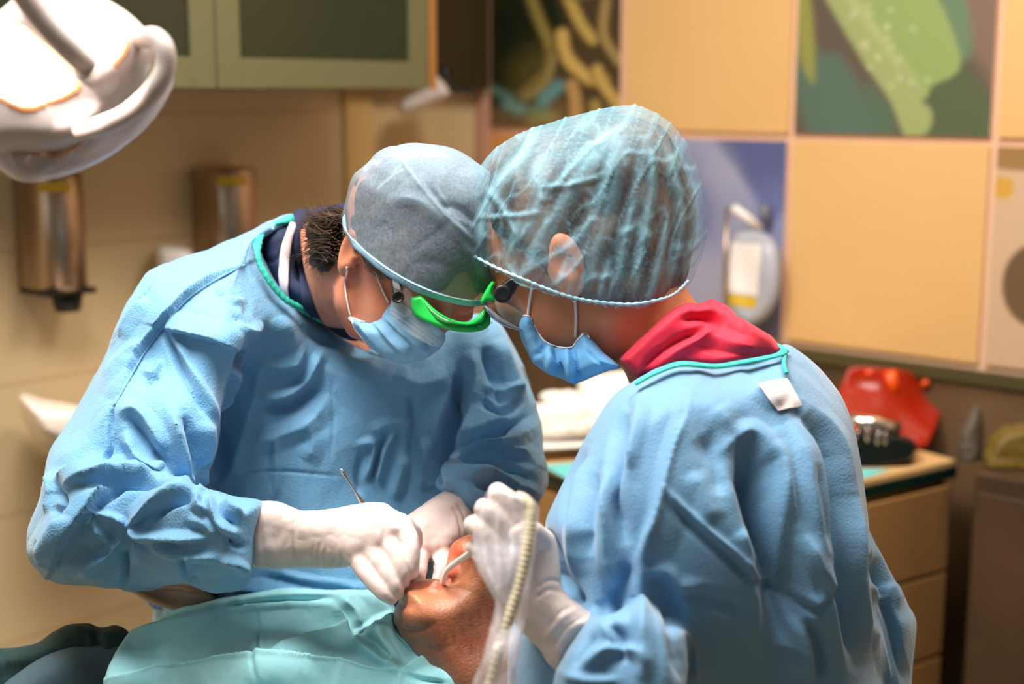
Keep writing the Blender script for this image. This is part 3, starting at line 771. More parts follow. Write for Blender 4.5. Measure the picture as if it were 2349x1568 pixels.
def capcloth(name, a, lo, hi, nscale=60):
    """thin non-woven: fibre noise and doubled folds make it more or less see-through"""
    m = mat(name, a, 0.8, spec=0.2, bump=0.35, bscale=260); nt = m.node_tree; N = nt.nodes; K = nt.links; b = N['Principled BSDF']
    tc = N.new('ShaderNodeTexCoord'); ns = N.new('ShaderNodeTexNoise'); ns.inputs['Scale'].default_value = nscale; ns.inputs['Detail'].default_value = 6
    ns.inputs['Roughness'].default_value = 0.7; K.new(tc.outputs['Object'], ns.inputs[0])
    mr = N.new('ShaderNodeMapRange'); mr.inputs[1].default_value = 0.36; mr.inputs[2].default_value = 0.64; mr.inputs[3].default_value = lo; mr.inputs[4].default_value = hi
    K.new(ns.outputs['Fac'], mr.inputs[0]); at = N.new('ShaderNodeAttribute'); at.attribute_name = 'dens'
    ad = N.new('ShaderNodeMath'); ad.operation = 'ADD'; ad.use_clamp = True; K.new(mr.outputs[0], ad.inputs[0]); K.new(at.outputs['Fac'], ad.inputs[1])
    K.new(ad.outputs[0], b.inputs['Alpha']); return m

def head_field(c, Fd, U, L, neck, skin_k=0.018, sc=1.0):
    R = np.array([Fd, L, U]); p = lambda f, l, u: c+sc*(f*Fd+l*L+u*U)
    cran = ell(p(-0.012, 0, 0.035), R, np.array([0.098, 0.078, 0.088])*sc)
    face = ell(p(0.028, 0, -0.035), R, np.array([0.066, 0.062, 0.092])*sc)
    parts = [cran, (face, 0.03), (capsule(p(0.005, 0.052, -0.06), p(0.062, 0.012, -0.102), 0.022*sc, 0.020*sc), 0.025),
             (capsule(p(0.005, -0.052, -0.06), p(0.062, -0.012, -0.102), 0.022*sc, 0.020*sc), 0.025),
             (ell(p(0.060, 0.038, -0.040), R, np.array([0.028, 0.024, 0.030])*sc), 0.02), (ell(p(0.060, -0.038, -0.040), R, np.array([0.028, 0.024, 0.030])*sc), 0.02),
             (capsule(p(0.082, 0.028, 0.012), p(0.082, -0.028, 0.012), 0.014*sc), 0.015),
             (capsule(p(0.090, 0, 0.0), p(0.114, 0, -0.040), 0.009*sc, 0.014*sc), 0.012),
             (capsule(p(0.092, 0.014, -0.042), p(0.092, -0.014, -0.042), 0.010*sc), 0.008),
             (capsule(p(0.088, 0.02, -0.07), p(0.088, -0.02, -0.07), 0.008*sc), 0.01)]
    f = union(*parts)
    for s in (1, -1): f = subtract(f, capsule(p(0.098, 0.034*s, -0.008), p(0.094, 0.028*s, -0.008), 0.013*sc), 0.012)
    eyes = [ell(p(0.079, 0.032*s, -0.008), R, np.array([0.0135, 0.015, 0.0115])*sc) for s in (1, -1)]
    ears = []
    for s in (1, -1):
        e = ell(p(-0.004, 0.079*s, 0.002), np.array([unit(Fd*0.9+L*0.35*s), unit(L*s-Fd*0.35*s*s), U]), np.array([0.016, 0.008, 0.027])*sc)
        e = subtract(e, ell(p(0.003, 0.087*s, 0.005), R, np.array([0.009, 0.006, 0.016])*sc), 0.006)
        e = union(e, (ell(p(0.001, 0.077*s, -0.020), R, np.array([0.008, 0.006, 0.010])*sc), 0.006), (capsule(p(0.012, 0.078*s, -0.008), p(0.012, 0.078*s, 0.002), 0.004*sc), 0.004))
        ears.append(e)
    f = union(f, (eyes[0], 0.004), (eyes[1], 0.004), (ears[0], 0.006), (ears[1], 0.006), (capsule(p(-0.018, 0, -0.05), neck[0], 0.058*sc, neck[1]), 0.03))
    return f, p

def strand_hair(name, roots, m, parent, seed=0):
    """roots: list of (points[], radius)"""
    mb = MB()
    for pts, r in roots:
        c = crs(pts, 3); mb.add(*tube_raw(c, np.linspace(r, r*0.25, len(c)), 5))
    return mb.build(name, m, parent, True)

# ================================================================== the operating person at left
SURG = P(700, 1500, 1.75)*np.array([1, 1, 0])
surg = thing('person', SURG, 'person in blue gown and grey-blue cap, facing forward, head bent over the patient', 'person', None)
tor = pillow([(676, 500), (640, 508), (610, 518), (540, 552), (470, 590), (400, 625), (352, 652), (300, 720), (330, 900), (400, 1100), (440, 1250), (410, 1330), (455, 1390), (560, 1420), (950, 1430), (1000, 1300),
              (1100, 1180), (1200, 1000), (1190, 880), (1160, 810), (1120, 745), (1050, 735), (900, 790), (800, 766), (740, 736), (690, 702), (640, 662), (608, 610), (592, 560), (612, 535), (650, 512)],
             [(400, 720, 1.70), (620, 560, 1.73), (760, 900, 1.82), (700, 1300, 1.80), (1130, 850, 1.86), (1150, 1000, 1.84), (900, 1150, 1.84)], 0.13, 105)
uarm = pillow([(360, 648), (352, 652), (316, 690), (292, 712), (268, 752), (262, 770), (240, 825), (205, 880), (170, 932), (140, 990), (118, 1040), (105, 1130), (84, 1230), (100, 1290), (250, 1280), (400, 1200), (448, 1135),
               (480, 1065), (500, 1010), (515, 955), (535, 870), (590, 780), (560, 700), (470, 650)],
              [(350, 750, 1.65), (300, 1000, 1.60), (180, 1200, 1.55)], 0.085, 95)
farm = pillow([(105, 1180), (88, 1215), (84, 1240), (98, 1285), (128, 1325), (210, 1338), (300, 1348), (430, 1346), (500, 1335), (560, 1322), (572, 1298), (580, 1230), (600, 1165), (592, 1150), (540, 1143), (480, 1135), (450, 1122),
               (380, 1108), (290, 1100), (200, 1115), (140, 1140)], [(150, 1240, 1.55), (560, 1230, 1.485)], 0.062, 62)
larm = pillow([(1040, 770), (1100, 745), (1132, 755), (1170, 830), (1198, 890), (1215, 935), (1228, 1010), (1238, 1075), (1236, 1120), (1130, 1120), (1040, 1110), (1005, 1090), (1030, 1000), (1050, 900)],
              [(1100, 850, 1.83), (1150, 1080, 1.74)], 0.075, 75)
lfor = pillow([(1000, 1115), (1010, 1085), (1060, 1055), (1150, 1040), (1225, 1055), (1243, 1085), (1238, 1135), (1215, 1180), (1150, 1200), (1080, 1190), (1030, 1140)], [(1200, 1100, 1.70), (1040, 1140, 1.64)], 0.05, 45)
skirt = pillow([(346, 1392), (360, 1370), (410, 1335), (700, 1330), (950, 1350), (980, 1500), (960, 2000), (346, 2000)], [(400, 1400, 1.86), (900, 1400, 1.86), (600, 1900, 1.80)], 0.12, 60)
gf = union(tor, (larm, 0.035), (uarm, 0.022), (lfor, 0.012), (farm, 0.010), (skirt, 0.03))
V, Q = mesh_of(gf, 0.0021, it=4)
big = fbm(V*6.0+3, 2)*0.006; V = V+vnormals(V, Q)*big[:, None]
V = facets(V, Q, 0.0125, 0.090, 0.5, 2.0, (1, 1, 0.7)); V = facets(V, Q, 0.0032, 0.042, 1.1, 5.0, (1, 1, 0.6))
ST = [
 ('step', [(560, 607), (480, 650), (421, 693), (373, 750), (333, 805), (300, 862), (260, 932)], 4, 7, 70),
 ('step', [(548, 806), (500, 782), (440, 768), (375, 752)], 4, 8, 38),
 ('crease', [(376, 757), (410, 830), (450, 905), (482, 965)], 8, 6), ('ridge', [(392, 760), (440, 850), (482, 930), (505, 990)], 9, 4),
 ('crease', [(582, 792), (562, 850), (542, 930), (517, 1010), (498, 1070), (470, 1110)], 17, 20),
 ('step', [(512, 960), (524, 905), (530, 855), (560, 826), (574, 790)], 4, 9, 40),
 ('ridge', [(588, 912), (650, 905), (705, 868), (738, 806)], 9, 7), ('crease', [(600, 935), (670, 925), (728, 880)], 12, 6),
 ('ridge', [(598, 832), (650, 835), (700, 800)], 10, 4), ('crease', [(530, 720), (570, 745), (560, 690)], 8, 3),
 ('ridge', [(490, 655), (530, 690), (560, 686)], 5, 3), ('ridge', [(545, 735), (580, 760), (598, 735)], 7, 4),
 ('step', [(270, 770), (300, 735), (340, 680)], 4, 5, 26), ('crease', [(352, 655), (300, 720), (262, 790), (245, 830)], 5, 4),
 ('ridge', [(345, 790), (290, 830), (240, 870)], 12, 2.5),
 ('crease', [(335, 868), (345, 880), (365, 860)], 5, 3), ('ridge', [(325, 848), (350, 858), (372, 825)], 5, 3),
 ('crease', [(258, 935), (252, 985), (256, 1030), (232, 1068)], 5, 6), ('ridge', [(268, 950), (310, 940), (350, 980), (380, 1040)], 11, 6),
 ('ridge', [(286, 985), (311, 1033), (362, 1080), (386, 1112)], 11, 8), ('crease', [(300, 960), (340, 1020), (378, 1070)], 9, 5),
 ('ridge', [(395, 940), (420, 1036), (431, 1118)], 10, 8), ('crease', [(418, 950), (445, 1030), (448, 1095)], 10, 7),
 ('ridge', [(470, 960), (480, 1020), (470, 1075)], 12, 5), ('step', [(452, 1125), (470, 1090), (485, 1062), (500, 1010)], 4, 6, 24),
 ('step', [(370, 1114), (326, 1098), (275, 1102), (203, 1116), (150, 1128)], 5, 10, 46), ('crease', [(384, 1120), (300, 1112), (200, 1130)], 7, 8),
 ('step', [(283, 1107), (232, 1136), (201, 1178), (156, 1236), (116, 1312)], 5, 11, 60), ('crease', [(290, 1112), (238, 1148), (206, 1190)], 7, 7),
 ('ridge', [(206, 1174), (261, 1188), (293, 1200)], 6, 6), ('ridge', [(293, 1207), (268, 1254), (225, 1290), (178, 1315)], 11, 8),
 ('ridge', [(296, 1207), (330, 1226), (400, 1232), (487, 1233)], 9, 8), ('crease', [(300, 1222), (340, 1250), (420, 1252)], 9, 5),
 ('step', [(446, 1128), (400, 1140), (362, 1160), (333, 1186), (300, 1205)], 5, 9, 34), ('crease', [(452, 1140), (400, 1155), (345, 1195)], 6, 7),
 ('ridge', [(300, 1212), (340, 1245), (400, 1270), (507, 1281)], 8, 6), ('ridge', [(212, 1206), (240, 1232), (268, 1252)], 5, 4),
 ('crease', [(284, 1256), (287, 1300), (288, 1342)], 6, 6), ('crease', [(416, 1272), (421, 1300), (430, 1322), (455, 1330)], 6, 6), ('ridge', [(440, 1275), (436, 1300), (445, 1318)], 5, 4),
 ('ridge', [(452, 1130), (450, 1160), (480, 1178)], 7, 7), ('ridge', [(478, 1140), (492, 1176), (522, 1214), (545, 1222)], 7, 8), ('crease', [(500, 1148), (508, 1178), (545, 1205)], 6, 6),
 ('ridge', [(515, 1146), (530, 1170), (560, 1180)], 6, 6), ('ridge', [(430, 1190), (470, 1200), (500, 1230)], 8, 4), ('crease', [(520, 1235), (545, 1250), (565, 1250)], 7, 6),
 ('ridge', [(505, 1282), (540, 1290), (568, 1312)], 8, 6), ('crease', [(90, 1240), (110, 1270), (140, 1300)], 6, 3), ('ridge', [(100, 1290), (118, 1255), (170, 1180)], 9, 5),
 ('ridge', [(130, 1100), (180, 1090), (235, 1065)], 14, 6), ('crease', [(140, 1120), (160, 1160), (140, 1175), (170, 1185)], 8, 5), ('ridge', [(115, 1080), (125, 1130), (108, 1180)], 8, 5),
 # chest
 ('ridge', [(905, 985), (882, 1045), (868, 1112)], 7, 6), ('ridge', [(818, 1022), (855, 1012), (852, 1060), (838, 1100)], 6, 6), ('crease', [(888, 990), (866, 1050), (852, 1100)], 6, 6),
 ('ridge', [(850, 990), (900, 968), (940, 980)], 9, 4), ('crease', [(832, 1030), (820, 1090), (826, 1140)], 6, 4), ('ridge', [(930, 1040), (915, 1100), (905, 1150)], 11, 5),
 ('crease', [(1062, 850), (1050, 930), (1022, 1010), (1002, 1075), (998, 1120)], 15, 20), ('step', [(1010, 1110), (1030, 1020), (1056, 930), (1066, 850)], 4, 6, 30),
 ('ridge', [(690, 960), (720, 1010), (700, 1060)], 16, 4), ('crease', [(622, 1010), (620, 1080), (622, 1130)], 3, 2), ('ridge', [(632, 1000), (635, 1080), (630, 1150)], 8, 3),
 ('crease', [(520, 1090), (640, 1080), (780, 1092)], 3, 1.5), ('crease', [(760, 860), (765, 960), (758, 1060)], 3, 1.5), ('ridge', [(560, 1020), (640, 1000), (720, 960), (760, 900)], 16, 5),
 ('ridge', [(740, 790), (800, 830), (880, 850)], 14, 5), ('crease', [(700, 760), (790, 805), (860, 830)], 10, 4), ('ridge', [(640, 720), (670, 800), (660, 860)], 18, 5), ('ridge', [(900, 860), (960, 880), (1030, 860)], 16, 5),
 ('ridge', [(960, 1000), (975, 1060), (965, 1130)], 12, 4), ('crease', [(945, 900), (950, 980), (940, 1060)], 9, 4),
 # left arm
 ('ridge', [(1136, 775), (1172, 860), (1190, 930)], 12, 7), ('crease', [(1110, 790), (1130, 860), (1150, 930)], 12, 8), ('ridge', [(1080, 800), (1090, 870), (1085, 930)], 12, 6),
 ('crease', [(1222, 950), (1150, 985), (1080, 1010), (1035, 1050)], 14, 13), ('ridge', [(1215, 985), (1150, 1020), (1075, 1030)], 12, 9), ('step', [(1232, 1068), (1170, 1040), (1100, 1040), (1040, 1070)], 4, 8, 30),
 ('ridge', [(1005, 1098), (1060, 1082), (1150, 1090), (1232, 1130)], 9, 8), ('crease', [(1060, 1065), (1140, 1066), (1220, 1100)], 9, 9), ('ridge', [(1110, 880), (1160, 900), (1205, 905)], 10, 6), ('crease', [(1100, 920), (1150, 940), (1200, 930)], 8, 6),
 ('crease', [(1090, 1110), (1130, 1120), (1160, 1150)], 7, 6),
 # skirt under the forearm
 ('ridge', [(420, 1350), (520, 1338), (640, 1345), (760, 1355)], 8, 6), ('crease', [(600, 1320), (700, 1335), (820, 1350)], 7, 5), ('ridge', [(640, 1315), (740, 1335), (860, 1352)], 7, 5)]
V, _ = sculpt(V, Q, [(a[0], a[1], a[2], a[3]*1.9)+tuple(a[4:]) for a in ST])
V = facets(V, Q, 0.0006, 0.014, 0.3, 7.0)
gown = link('gown', V, Q, M['gown'], surg); sfg = Surf(V, Q)
# neck binding and ribbed texture
cp = [(674, 500), (640, 509), (612, 522), (594, 548), (590, 575), (600, 612), (626, 655), (660, 690), (700, 712), (745, 738), (800, 765), (850, 785), (900, 800)]
A, Nn = rimcurve(sfg, cp, 20, 10, 0.004, 1.70)
rad = 0.0052*(1+0.12*np.sin(np.arange(len(A))*2.1))
V2, F2 = tube_raw(A, rad, 10, flat=Nn, fr=0.55); link('neck_binding', V2, F2, M['trim'], gown)['label'] = 'turquoise neck binding'
tube('shoulder_seam', sfg.curve([(560, 607), (480, 650), (421, 693), (373, 750), (333, 805), (300, 862), (262, 930)], 8, 0.0003, 1.6, 2)[0], 0.0011, M['gown'], gown, 6)
# scrub shirt with pale stripe
f = pillow([(598, 565), (605, 535), (640, 510), (676, 494), (700, 484), (760, 470), (830, 472), (850, 560), (840, 760), (790, 775), (740, 742), (690, 712), (640, 672), (606, 620)],
           [(620, 560, 1.735), (760, 560, 1.79), (700, 690, 1.72), (820, 740, 1.74)], 0.05, 34)
f = subtract(f, capsule(P(745, 610, 1.70), P(930, 640, 1.62), 0.036, 0.08), 0.004)
V, Q = mesh_of(f, 0.003); V = crumple(V, Q, 0.002, 18); V, _ = sculpt(V, Q, [('crease', [(600, 600), (625, 598), (650, 590)], 4, 3), ('step', [(640, 660), (636, 600), (650, 545), (680, 495)], 4, 4, 20)])
shirt = link('scrub_shirt', V, Q, M['navy'], surg); ss = Surf(V, Q)
A, Nn = ss.curve([(684, 496), (664, 530), (652, 575), (650, 620), (655, 660), (664, 690)], 8, 0.003, 1.7, 3)
V2, F2 = tube_raw(A, np.interp(np.linspace(0, 1, len(A)), [0, 0.4, 1], [0.003, 0.0065, 0.0055]), 10, flat=Nn, fr=0.3); link('stripe', V2, F2, M['stripe'], shirt)['label'] = 'pale pink stripe'
A, Nn = ss.curve([(692, 490), (682, 540), (684, 600), (698, 660), (726, 718)], 8, 0.004, 1.68, 3)
V2, F2 = tube_raw(A, 0.0085, 10, flat=Nn, fr=0.35); link('collar', V2, F2, M['navy'], shirt)
# body: head, neck
Fd = Cdir(0.50, 0.60, -0.62); Lf = Cdir(0.78, 0, 0.62); Uh = Cdir(0.372, -0.794, -0.468)
Fd = unit(Fd); Lf = unit(Lf-Fd*(Lf@Fd)); Uh = unit(np.cross(Fd, Lf)); Uh = Uh if Uh@UP > 0 else -Uh
HC = P(938, 586, 1.60)
hf, hp = head_field(HC, Fd, Uh, Lf, (P(720, 625, 1.74), 0.064))
hsil = pillow([(792, 520), (800, 450), (830, 395), (900, 348), (950, 342), (1010, 346), (1080, 376), (1120, 410), (1150, 460), (1150, 640), (1118, 712), (1080, 735), (1050, 745), (1020, 765), (1000, 790), (960, 815), (918, 822), (880, 808), (845, 785), (800, 775), (765, 770), (735, 730), (712, 670), (698, 620), (690, 560), (692, 505), (730, 488), (786, 500)],
              [(700, 600, 1.70), (960, 600, 1.59)], 0.16, 22, 3)
hf = intersect(hf, hsil, 0.004)
chest = capsule(P(690, 700, 1.83), P(800, 1000, 1.86), 0.05, 0.08)
hf = union(hf, (chest, 0.03), (capsule(P(520, 720, 1.72), P(250, 1180, 1.57), 0.05, 0.035), 0.03), (capsule(P(250, 1180, 1.57), P(575, 1228, 1.49), 0.035, 0.020), 0.02),
           (capsule(P(1050, 860, 1.86), P(1160, 1080, 1.74), 0.05, 0.035), 0.03), (capsule(P(1160, 1080, 1.74), P(1065, 1165, 1.64), 0.028, 0.018), 0.02))
V, Q = mesh_of(hf, 0.0024); V, _ = sculpt(V, Q, [('crease', [(758, 650), (762, 700), (775, 750)], 4, 2.5), ('crease', [(722, 620), (730, 680), (750, 730)], 4, 1.2)], 3)
body = link('body', V, Q, M['skin'], surg); sb = Surf(V, Q)
# cap
CAPW = [(789, 512), (794, 480), (803, 440), (816, 405), (836, 388), (860, 362), (895, 342), (940, 335), (990, 337), (1040, 347), (1085, 372), (1120, 395), (1150, 430), (1170, 500), (1165, 620), (1135, 700), (1120, 850), (700, 850), (740, 600)]
CUT = [(700, 300), (786, 505), (792, 532), (812, 562), (848, 596), (900, 636), (960, 668), (1020, 689), (1080, 701), (1122, 698), (1300, 700), (1300, 200), (700, 200)]
cranial = union(ell(hp(-0.010, 0, 0.042), np.array([Fd, Lf, Uh]), (0.108, 0.090, 0.096)), (capsule(hp(0.06, 0.045, 0.01), hp(0.06, -0.045, 0.01), 0.046), 0.03), (capsule(hp(-0.05, 0.03, -0.01), hp(-0.05, -0.03, -0.01), 0.062), 0.03))
pl = pillow([(789, 512), (794, 480), (803, 440), (816, 405), (836, 388), (860, 362), (895, 342), (940, 335), (990, 337), (1040, 347), (1085, 372), (1120, 395), (1150, 430), (1165, 500), (1160, 620), (1125, 705), (1080, 760), (900, 800), (760, 700)],
            [(960, 500, 1.585)], 0.105, 135)
cf = intersect(union(intersect(pl, moved(cranial, lambda g: np.full(len(g.u), -0.012)), 0.01), (intersect(cranial, pl, 0.01), 0.01)), viewcut(CUT), 0.0)
V, Q = mesh_of(cf, 0.0022, it=2)
V = crumple(V, Q, 0.0018, 20.0, 9.0)
CS = [('ridge', [(915, 340), (935, 385), (970, 430), (1020, 490), (1060, 530), (1090, 560)], 4, 3.0), ('ridge', [(1000, 430), (1040, 490), (1080, 520)], 4, 2), ('crease', [(960, 400), (1000, 455), (1050, 500), (1080, 535)], 7, 3),
      ('crease', [(880, 420), (905, 395), (930, 385)], 2.5, 1.5), ('crease', [(860, 440), (885, 410), (925, 372)], 2.5, 1.0), ('ridge', [(880, 450), (960, 460), (1040, 520), (1090, 570)], 12, 3), ('crease', [(1010, 470), (1050, 480), (1100, 520)], 8, 3),
      ('ridge', [(1060, 560), (1090, 590), (1110, 640)], 8, 2), ('ridge', [(830, 400), (850, 380), (870, 375)], 6, 2)]
V, dn = sculpt(V, Q, CS)
M['cap1'] = capcloth('grey_blue_cap_cloth', '8CA2B2', 0.26, 0.46, 300)
g = G(V); top_light = np.clip((470-(g.v-(g.u-960)*0.25))/110, 0, 1)*0.36  # painted top light: cap made whiter and more opaque upwards
cap = link('cap', V, Q, M['cap1'], surg, floats={'dens': dn*0.35+top_light}); sc1 = Surf(V, Q)
A, Nn = sc1.curve([(789, 500), (793, 528), (812, 557), (848, 591), (900, 630), (960, 662), (1020, 683), (1080, 695), (1116, 692)], 8, 0.0002, 1.55, 3)
V2, F2 = tube_raw(A, 0.0042, 10, flat=Nn, fr=0.35); link('cap_band', V2, F2, mat('blue_cap_band', '86B8D6', 0.8, bump=0.3, bscale=400), cap)
tube('stitching', sc1.curve([(792, 520), (812, 550), (848, 585), (900, 624), (960, 656), (1020, 677), (1080, 689)], 8, 0.0018, 1.55, 3)[0], 0.0004, M['maskw'], cap, 5)
# hair: mass under the cap plus curls at the nape
hm = intersect(moved(cranial, lambda g: np.full(len(g.u), 0.0075)), moved(pl, lambda g: np.full(len(g.u), 0.004)))
cutf = viewcut([(700, 250), (770, 520), (800, 560), (850, 610), (920, 648), (985, 668), (1020, 660), (1050, 625), (1085, 630), (1110, 670), (1300, 640), (1300, 200)], 5)
hm = intersect(hm, cutf); nape = pillow([(704, 520), (720, 500), (770, 484), (820, 490), (850, 560), (800, 604), (782, 622), (745, 630), (712, 606), (722, 560), (706, 545)], [(740, 560, 1.66), (800, 560, 1.625)], 0.035, 20)
V, Q = mesh_of(union(hm, (nape, 0.01)), 0.003); V = crumple(V, Q, 0.004, 45.0, 1.0, (1, 1, 0.5))
hair = link('hair', V, Q, M['hair'], surg); sh = Surf(V, Q)
rs = np.random.RandomState(11); roots = []
for k in range(420):
    x0 = 800-rs.rand()*45+rs.randn()*6; y0 = 492+rs.rand()*110; L = 40+rs.rand()*60; a = math.radians(175+(y0-545)*-0.55+rs.randn()*16)
    d0 = 1.572+rs.rand()*0.022; pts = []; x, y = x0, y0
    for j in range(5):
        pts.append(P(x, y, d0+0.012*j+rs.randn()*0.002)); x += math.cos(a)*L/4; y -= math.sin(a)*L/4; a += math.radians(rs.choice([-1, 1])*12+22*(1 if y0 > 545 else -0.4))
    roots.append((pts, 0.0007))
for k in range(26):
    x0 = 790+rs.randn()*8; y0 = 478+rs.rand()*14; pts = [P(x0, y0, 1.62), P(x0-25, y0-8+rs.randn()*4, 1.64), P(x0-60, y0+2+rs.randn()*6, 1.67), P(x0-90, y0+22+rs.randn()*8, 1.69)]; roots.append((pts, 0.0004))
strand_hair('hair', roots, M['hair'], surg)
roots = []
for k in range(60):
    x0 = 838+rs.rand()*42; y0 = 586+(x0-838)*0.75+rs.rand()*10; q, n = sb.hit(x0, y0, 0.002); q2, n2 = sb.hit(x0+8+rs.randn()*6, y0+16+rs.rand()*14, 0.003); roots.append(([q, (q+q2)/2+n*0.002, q2], 0.00035))
for k in range(0):
    x0 = 1035+rs.rand()*70; y0 = 722+rs.randn()*3; q, n = sb.hit(x0, y0, 0.001); q2, n2 = sb.hit(x0+6, y0+9, 0.003); roots.append(([q, (q+q2)/2+n*0.001, q2], 0.00035))
strand_hair('sideburn', roots, M['hair_grey'], surg)['label'] = 'greying sideburn and brow hair'
# mask
mp0 = [(787, 708), (800, 724), (835, 739), (868, 726), (895, 693), (925, 690), (960, 712), (1005, 748), (1022, 770), (1012, 795), (985, 818), (950, 830), (918, 834), (880, 820), (845, 792), (812, 750)]
f = pillow(mp0, [(800, 722, 1.585), (860, 780, 1.565), (900, 700, 1.535), (960, 780, 1.53), (1015, 775, 1.54)], 0.034, 44, 2)
V, Q = mesh_of(f, 0.0018, it=2); V = crumple(V, Q, 0.0012, 30.0, 4)
V, _ = sculpt(V, Q, [('step', [(918, 832), (870, 796), (835, 758), (808, 728)], 3, 3.2, 14), ('step', [(952, 828), (905, 792), (868, 752), (850, 738)], 3, 3.2, 14), ('step', [(985, 815), (940, 782), (900, 745), (880, 728)], 3, 2.6, 14),
                   ('ridge', [(905, 705), (950, 735), (1005, 775)], 4, 2), ('crease', [(925, 770), (945, 800), (935, 828)], 5, 2), ('crease', [(975, 770), (985, 800)], 5, 2)])
mask = link('face_mask', V, Q, M['mask'], surg); sm_ = Surf(V, Q)
for pts, rr in [([(787, 708), (798, 722), (816, 732), (838, 738), (868, 725), (896, 693)], 0.0022), ([(787, 708), (806, 742), (838, 786)], 0.0022)]:
    A, Nn = sm_.curve(pts, 8, 0.0005, 1.56, 2); V2, F2 = tube_raw(A, rr, 8, flat=Nn, fr=0.4); link('mask_edge', V2, F2, M['maskw'], mask)['label'] = 'white mask edge'
mb = MB()
for row in range(3):
    for k in range(26):
        t = k/25; q, n = sm_.hit(903+row*-3+t*100, 702+row*9+t*72-4*math.sin(t*3)*0, 0.0002, 1.53); mb.box((-0.0009, -0.0004, -0.0004), (0.0009, 0.0004, 0.0004), None, q)
mb.build('embossing', mat('embossed_dots', '5C7C94', 0.8), mask)
for pts in ([(797, 610), (794, 640), (797, 680), (806, 722)], [(857, 590), (866, 625), (878, 660), (893, 694)]):
    A, _ = sb.curve(pts, 8, 0.002, 1.56, 2); tube('ear_loop', A, 0.0011, M['maskw'], mask, 8)
# goggles
gog = link('goggles', *[*mesh_of(pillow([(942, 686), (952, 680), (968, 678), (985, 697), (1010, 718), (1045, 735), (1078, 737), (1098, 722), (1112, 702), (1121, 700), (1125, 725), (1124, 745), (1108, 757), (1075, 762), (1030, 757), (985, 742), (950, 722)],
      [(945, 700, 1.495), (1040, 748, 1.465), (1120, 715, 1.515)], 0.011, 9, 3, 3), 0.0016)], M['green'], surg)
gog['label'] = 'clear goggles with green top bar'
g2 = subtract(pillow([(966, 684), (990, 708), (1020, 727), (1052, 740), (1080, 742), (1102, 728), (1114, 706), (1120, 708), (1112, 738), (1086, 748), (1045, 747), (1000, 733)], [(970, 690, 1.487), (1040, 748, 1.453), (1118, 715, 1.505)], 0.0045, 4, 3, 3), capsule(P(0, 0, 1), P(1, 0, 1), 0.001))
V, Q = mesh_of(g2, 0.0011, it=1); link('inner_lip', V, Q, mat('dark_green_plastic', '06702A', 0.35), gog)
f = pillow([(897, 697), (915, 690), (945, 712), (1000, 745), (1060, 765), (1122, 750), (1110, 768), (1060, 783), (1015, 796), (975, 786), (930, 760), (902, 730)], [(900, 710, 1.50), (1000, 770, 1.475), (1115, 755, 1.50)], 0.003, 6, 3, 3)
V, Q = mesh_of(f, 0.0015, it=1); link('lens', V, Q, M['clear'], gog)['label'] = 'clear plastic lens'
f = pillow([(896, 690), (924, 664), (934, 662), (950, 684), (946, 714), (940, 722), (898, 732)], [(920, 700, 1.487)], 0.0025, 5, 2, 3)
V, Q = mesh_of(f, 0.0013, it=1); link('side_shield', V, Q, M['clear'], gog)
f = pillow([(892, 612), (906, 622), (918, 640), (924, 662), (926, 676), (900, 676), (895, 650)], [(900, 620, 1.515), (912, 680, 1.484)], 0.006, 6, 1, 3)
V, Q = mesh_of(f, 0.0013, it=1); tm = link('temple', V, Q, M['gunmetal'], gog)
a = P(913, 681, 1.478); V, Fc = lathe_raw([(0.001, 0.0), (0.0035, -0.0006), (0.0045, 0.001), (0.0058, 0.0018), (0.0065, 0), (0.0065, -0.006), (0.001, -0.006)], a, unit(CAM-a+0.1*RT), 26); link('hinge', V, Fc, M['gunmetal'], tm)
for k in range(3):
    q = P(906+k*1.5, 640+k*7, 1.495); V, Fc = lathe_raw([(0.0001, 0.0006), (0.0008, 0.0005), (0.0008, 0)], q, unit(CAM-q), 10); link('rivet', V, Fc, M['blackp'], tm)
# lettering on the bar (reads upside down, as worn)
def lettering(text, px, py, d, size, rot, m, parent, tilt=(0, 0, 0)):
    cu = bpy.data.curves.new('t', 'FONT'); cu.body = text; cu.size = size; cu.extrude = 0.0003; cu.align_x = 'CENTER'
    o = bpy.data.objects.new('t', cu); COL.objects.link(o); dg = bpy.context.evaluated_depsgraph_get(); me = bpy.data.meshes.new_from_object(o.evaluated_get(dg))
    bpy.data.objects.remove(o); V = np.array([v.co[:] for v in me.vertices]); Fc = [list(p.vertices) for p in me.polygons]; bpy.data.meshes.remove(me)
    nz = unit(CAM-P(px, py, d)+np.array(tilt)); x = unit(np.cross(UP, nz)); y = np.cross(nz, x); ca, sa = math.cos(rot), math.sin(rot); X = x*ca+y*sa; Y = -x*sa+y*ca
    return link('lettering', P(px, py, d)+V[:, :1]*X+V[:, 1:2]*Y+V[:, 2:]*nz, Fc, m, parent, False)
lettering('MONOART', 1107, 742, 1.481, 0.0040, math.radians(196), mat('dark_print', '0A5A24', 0.6), gog)

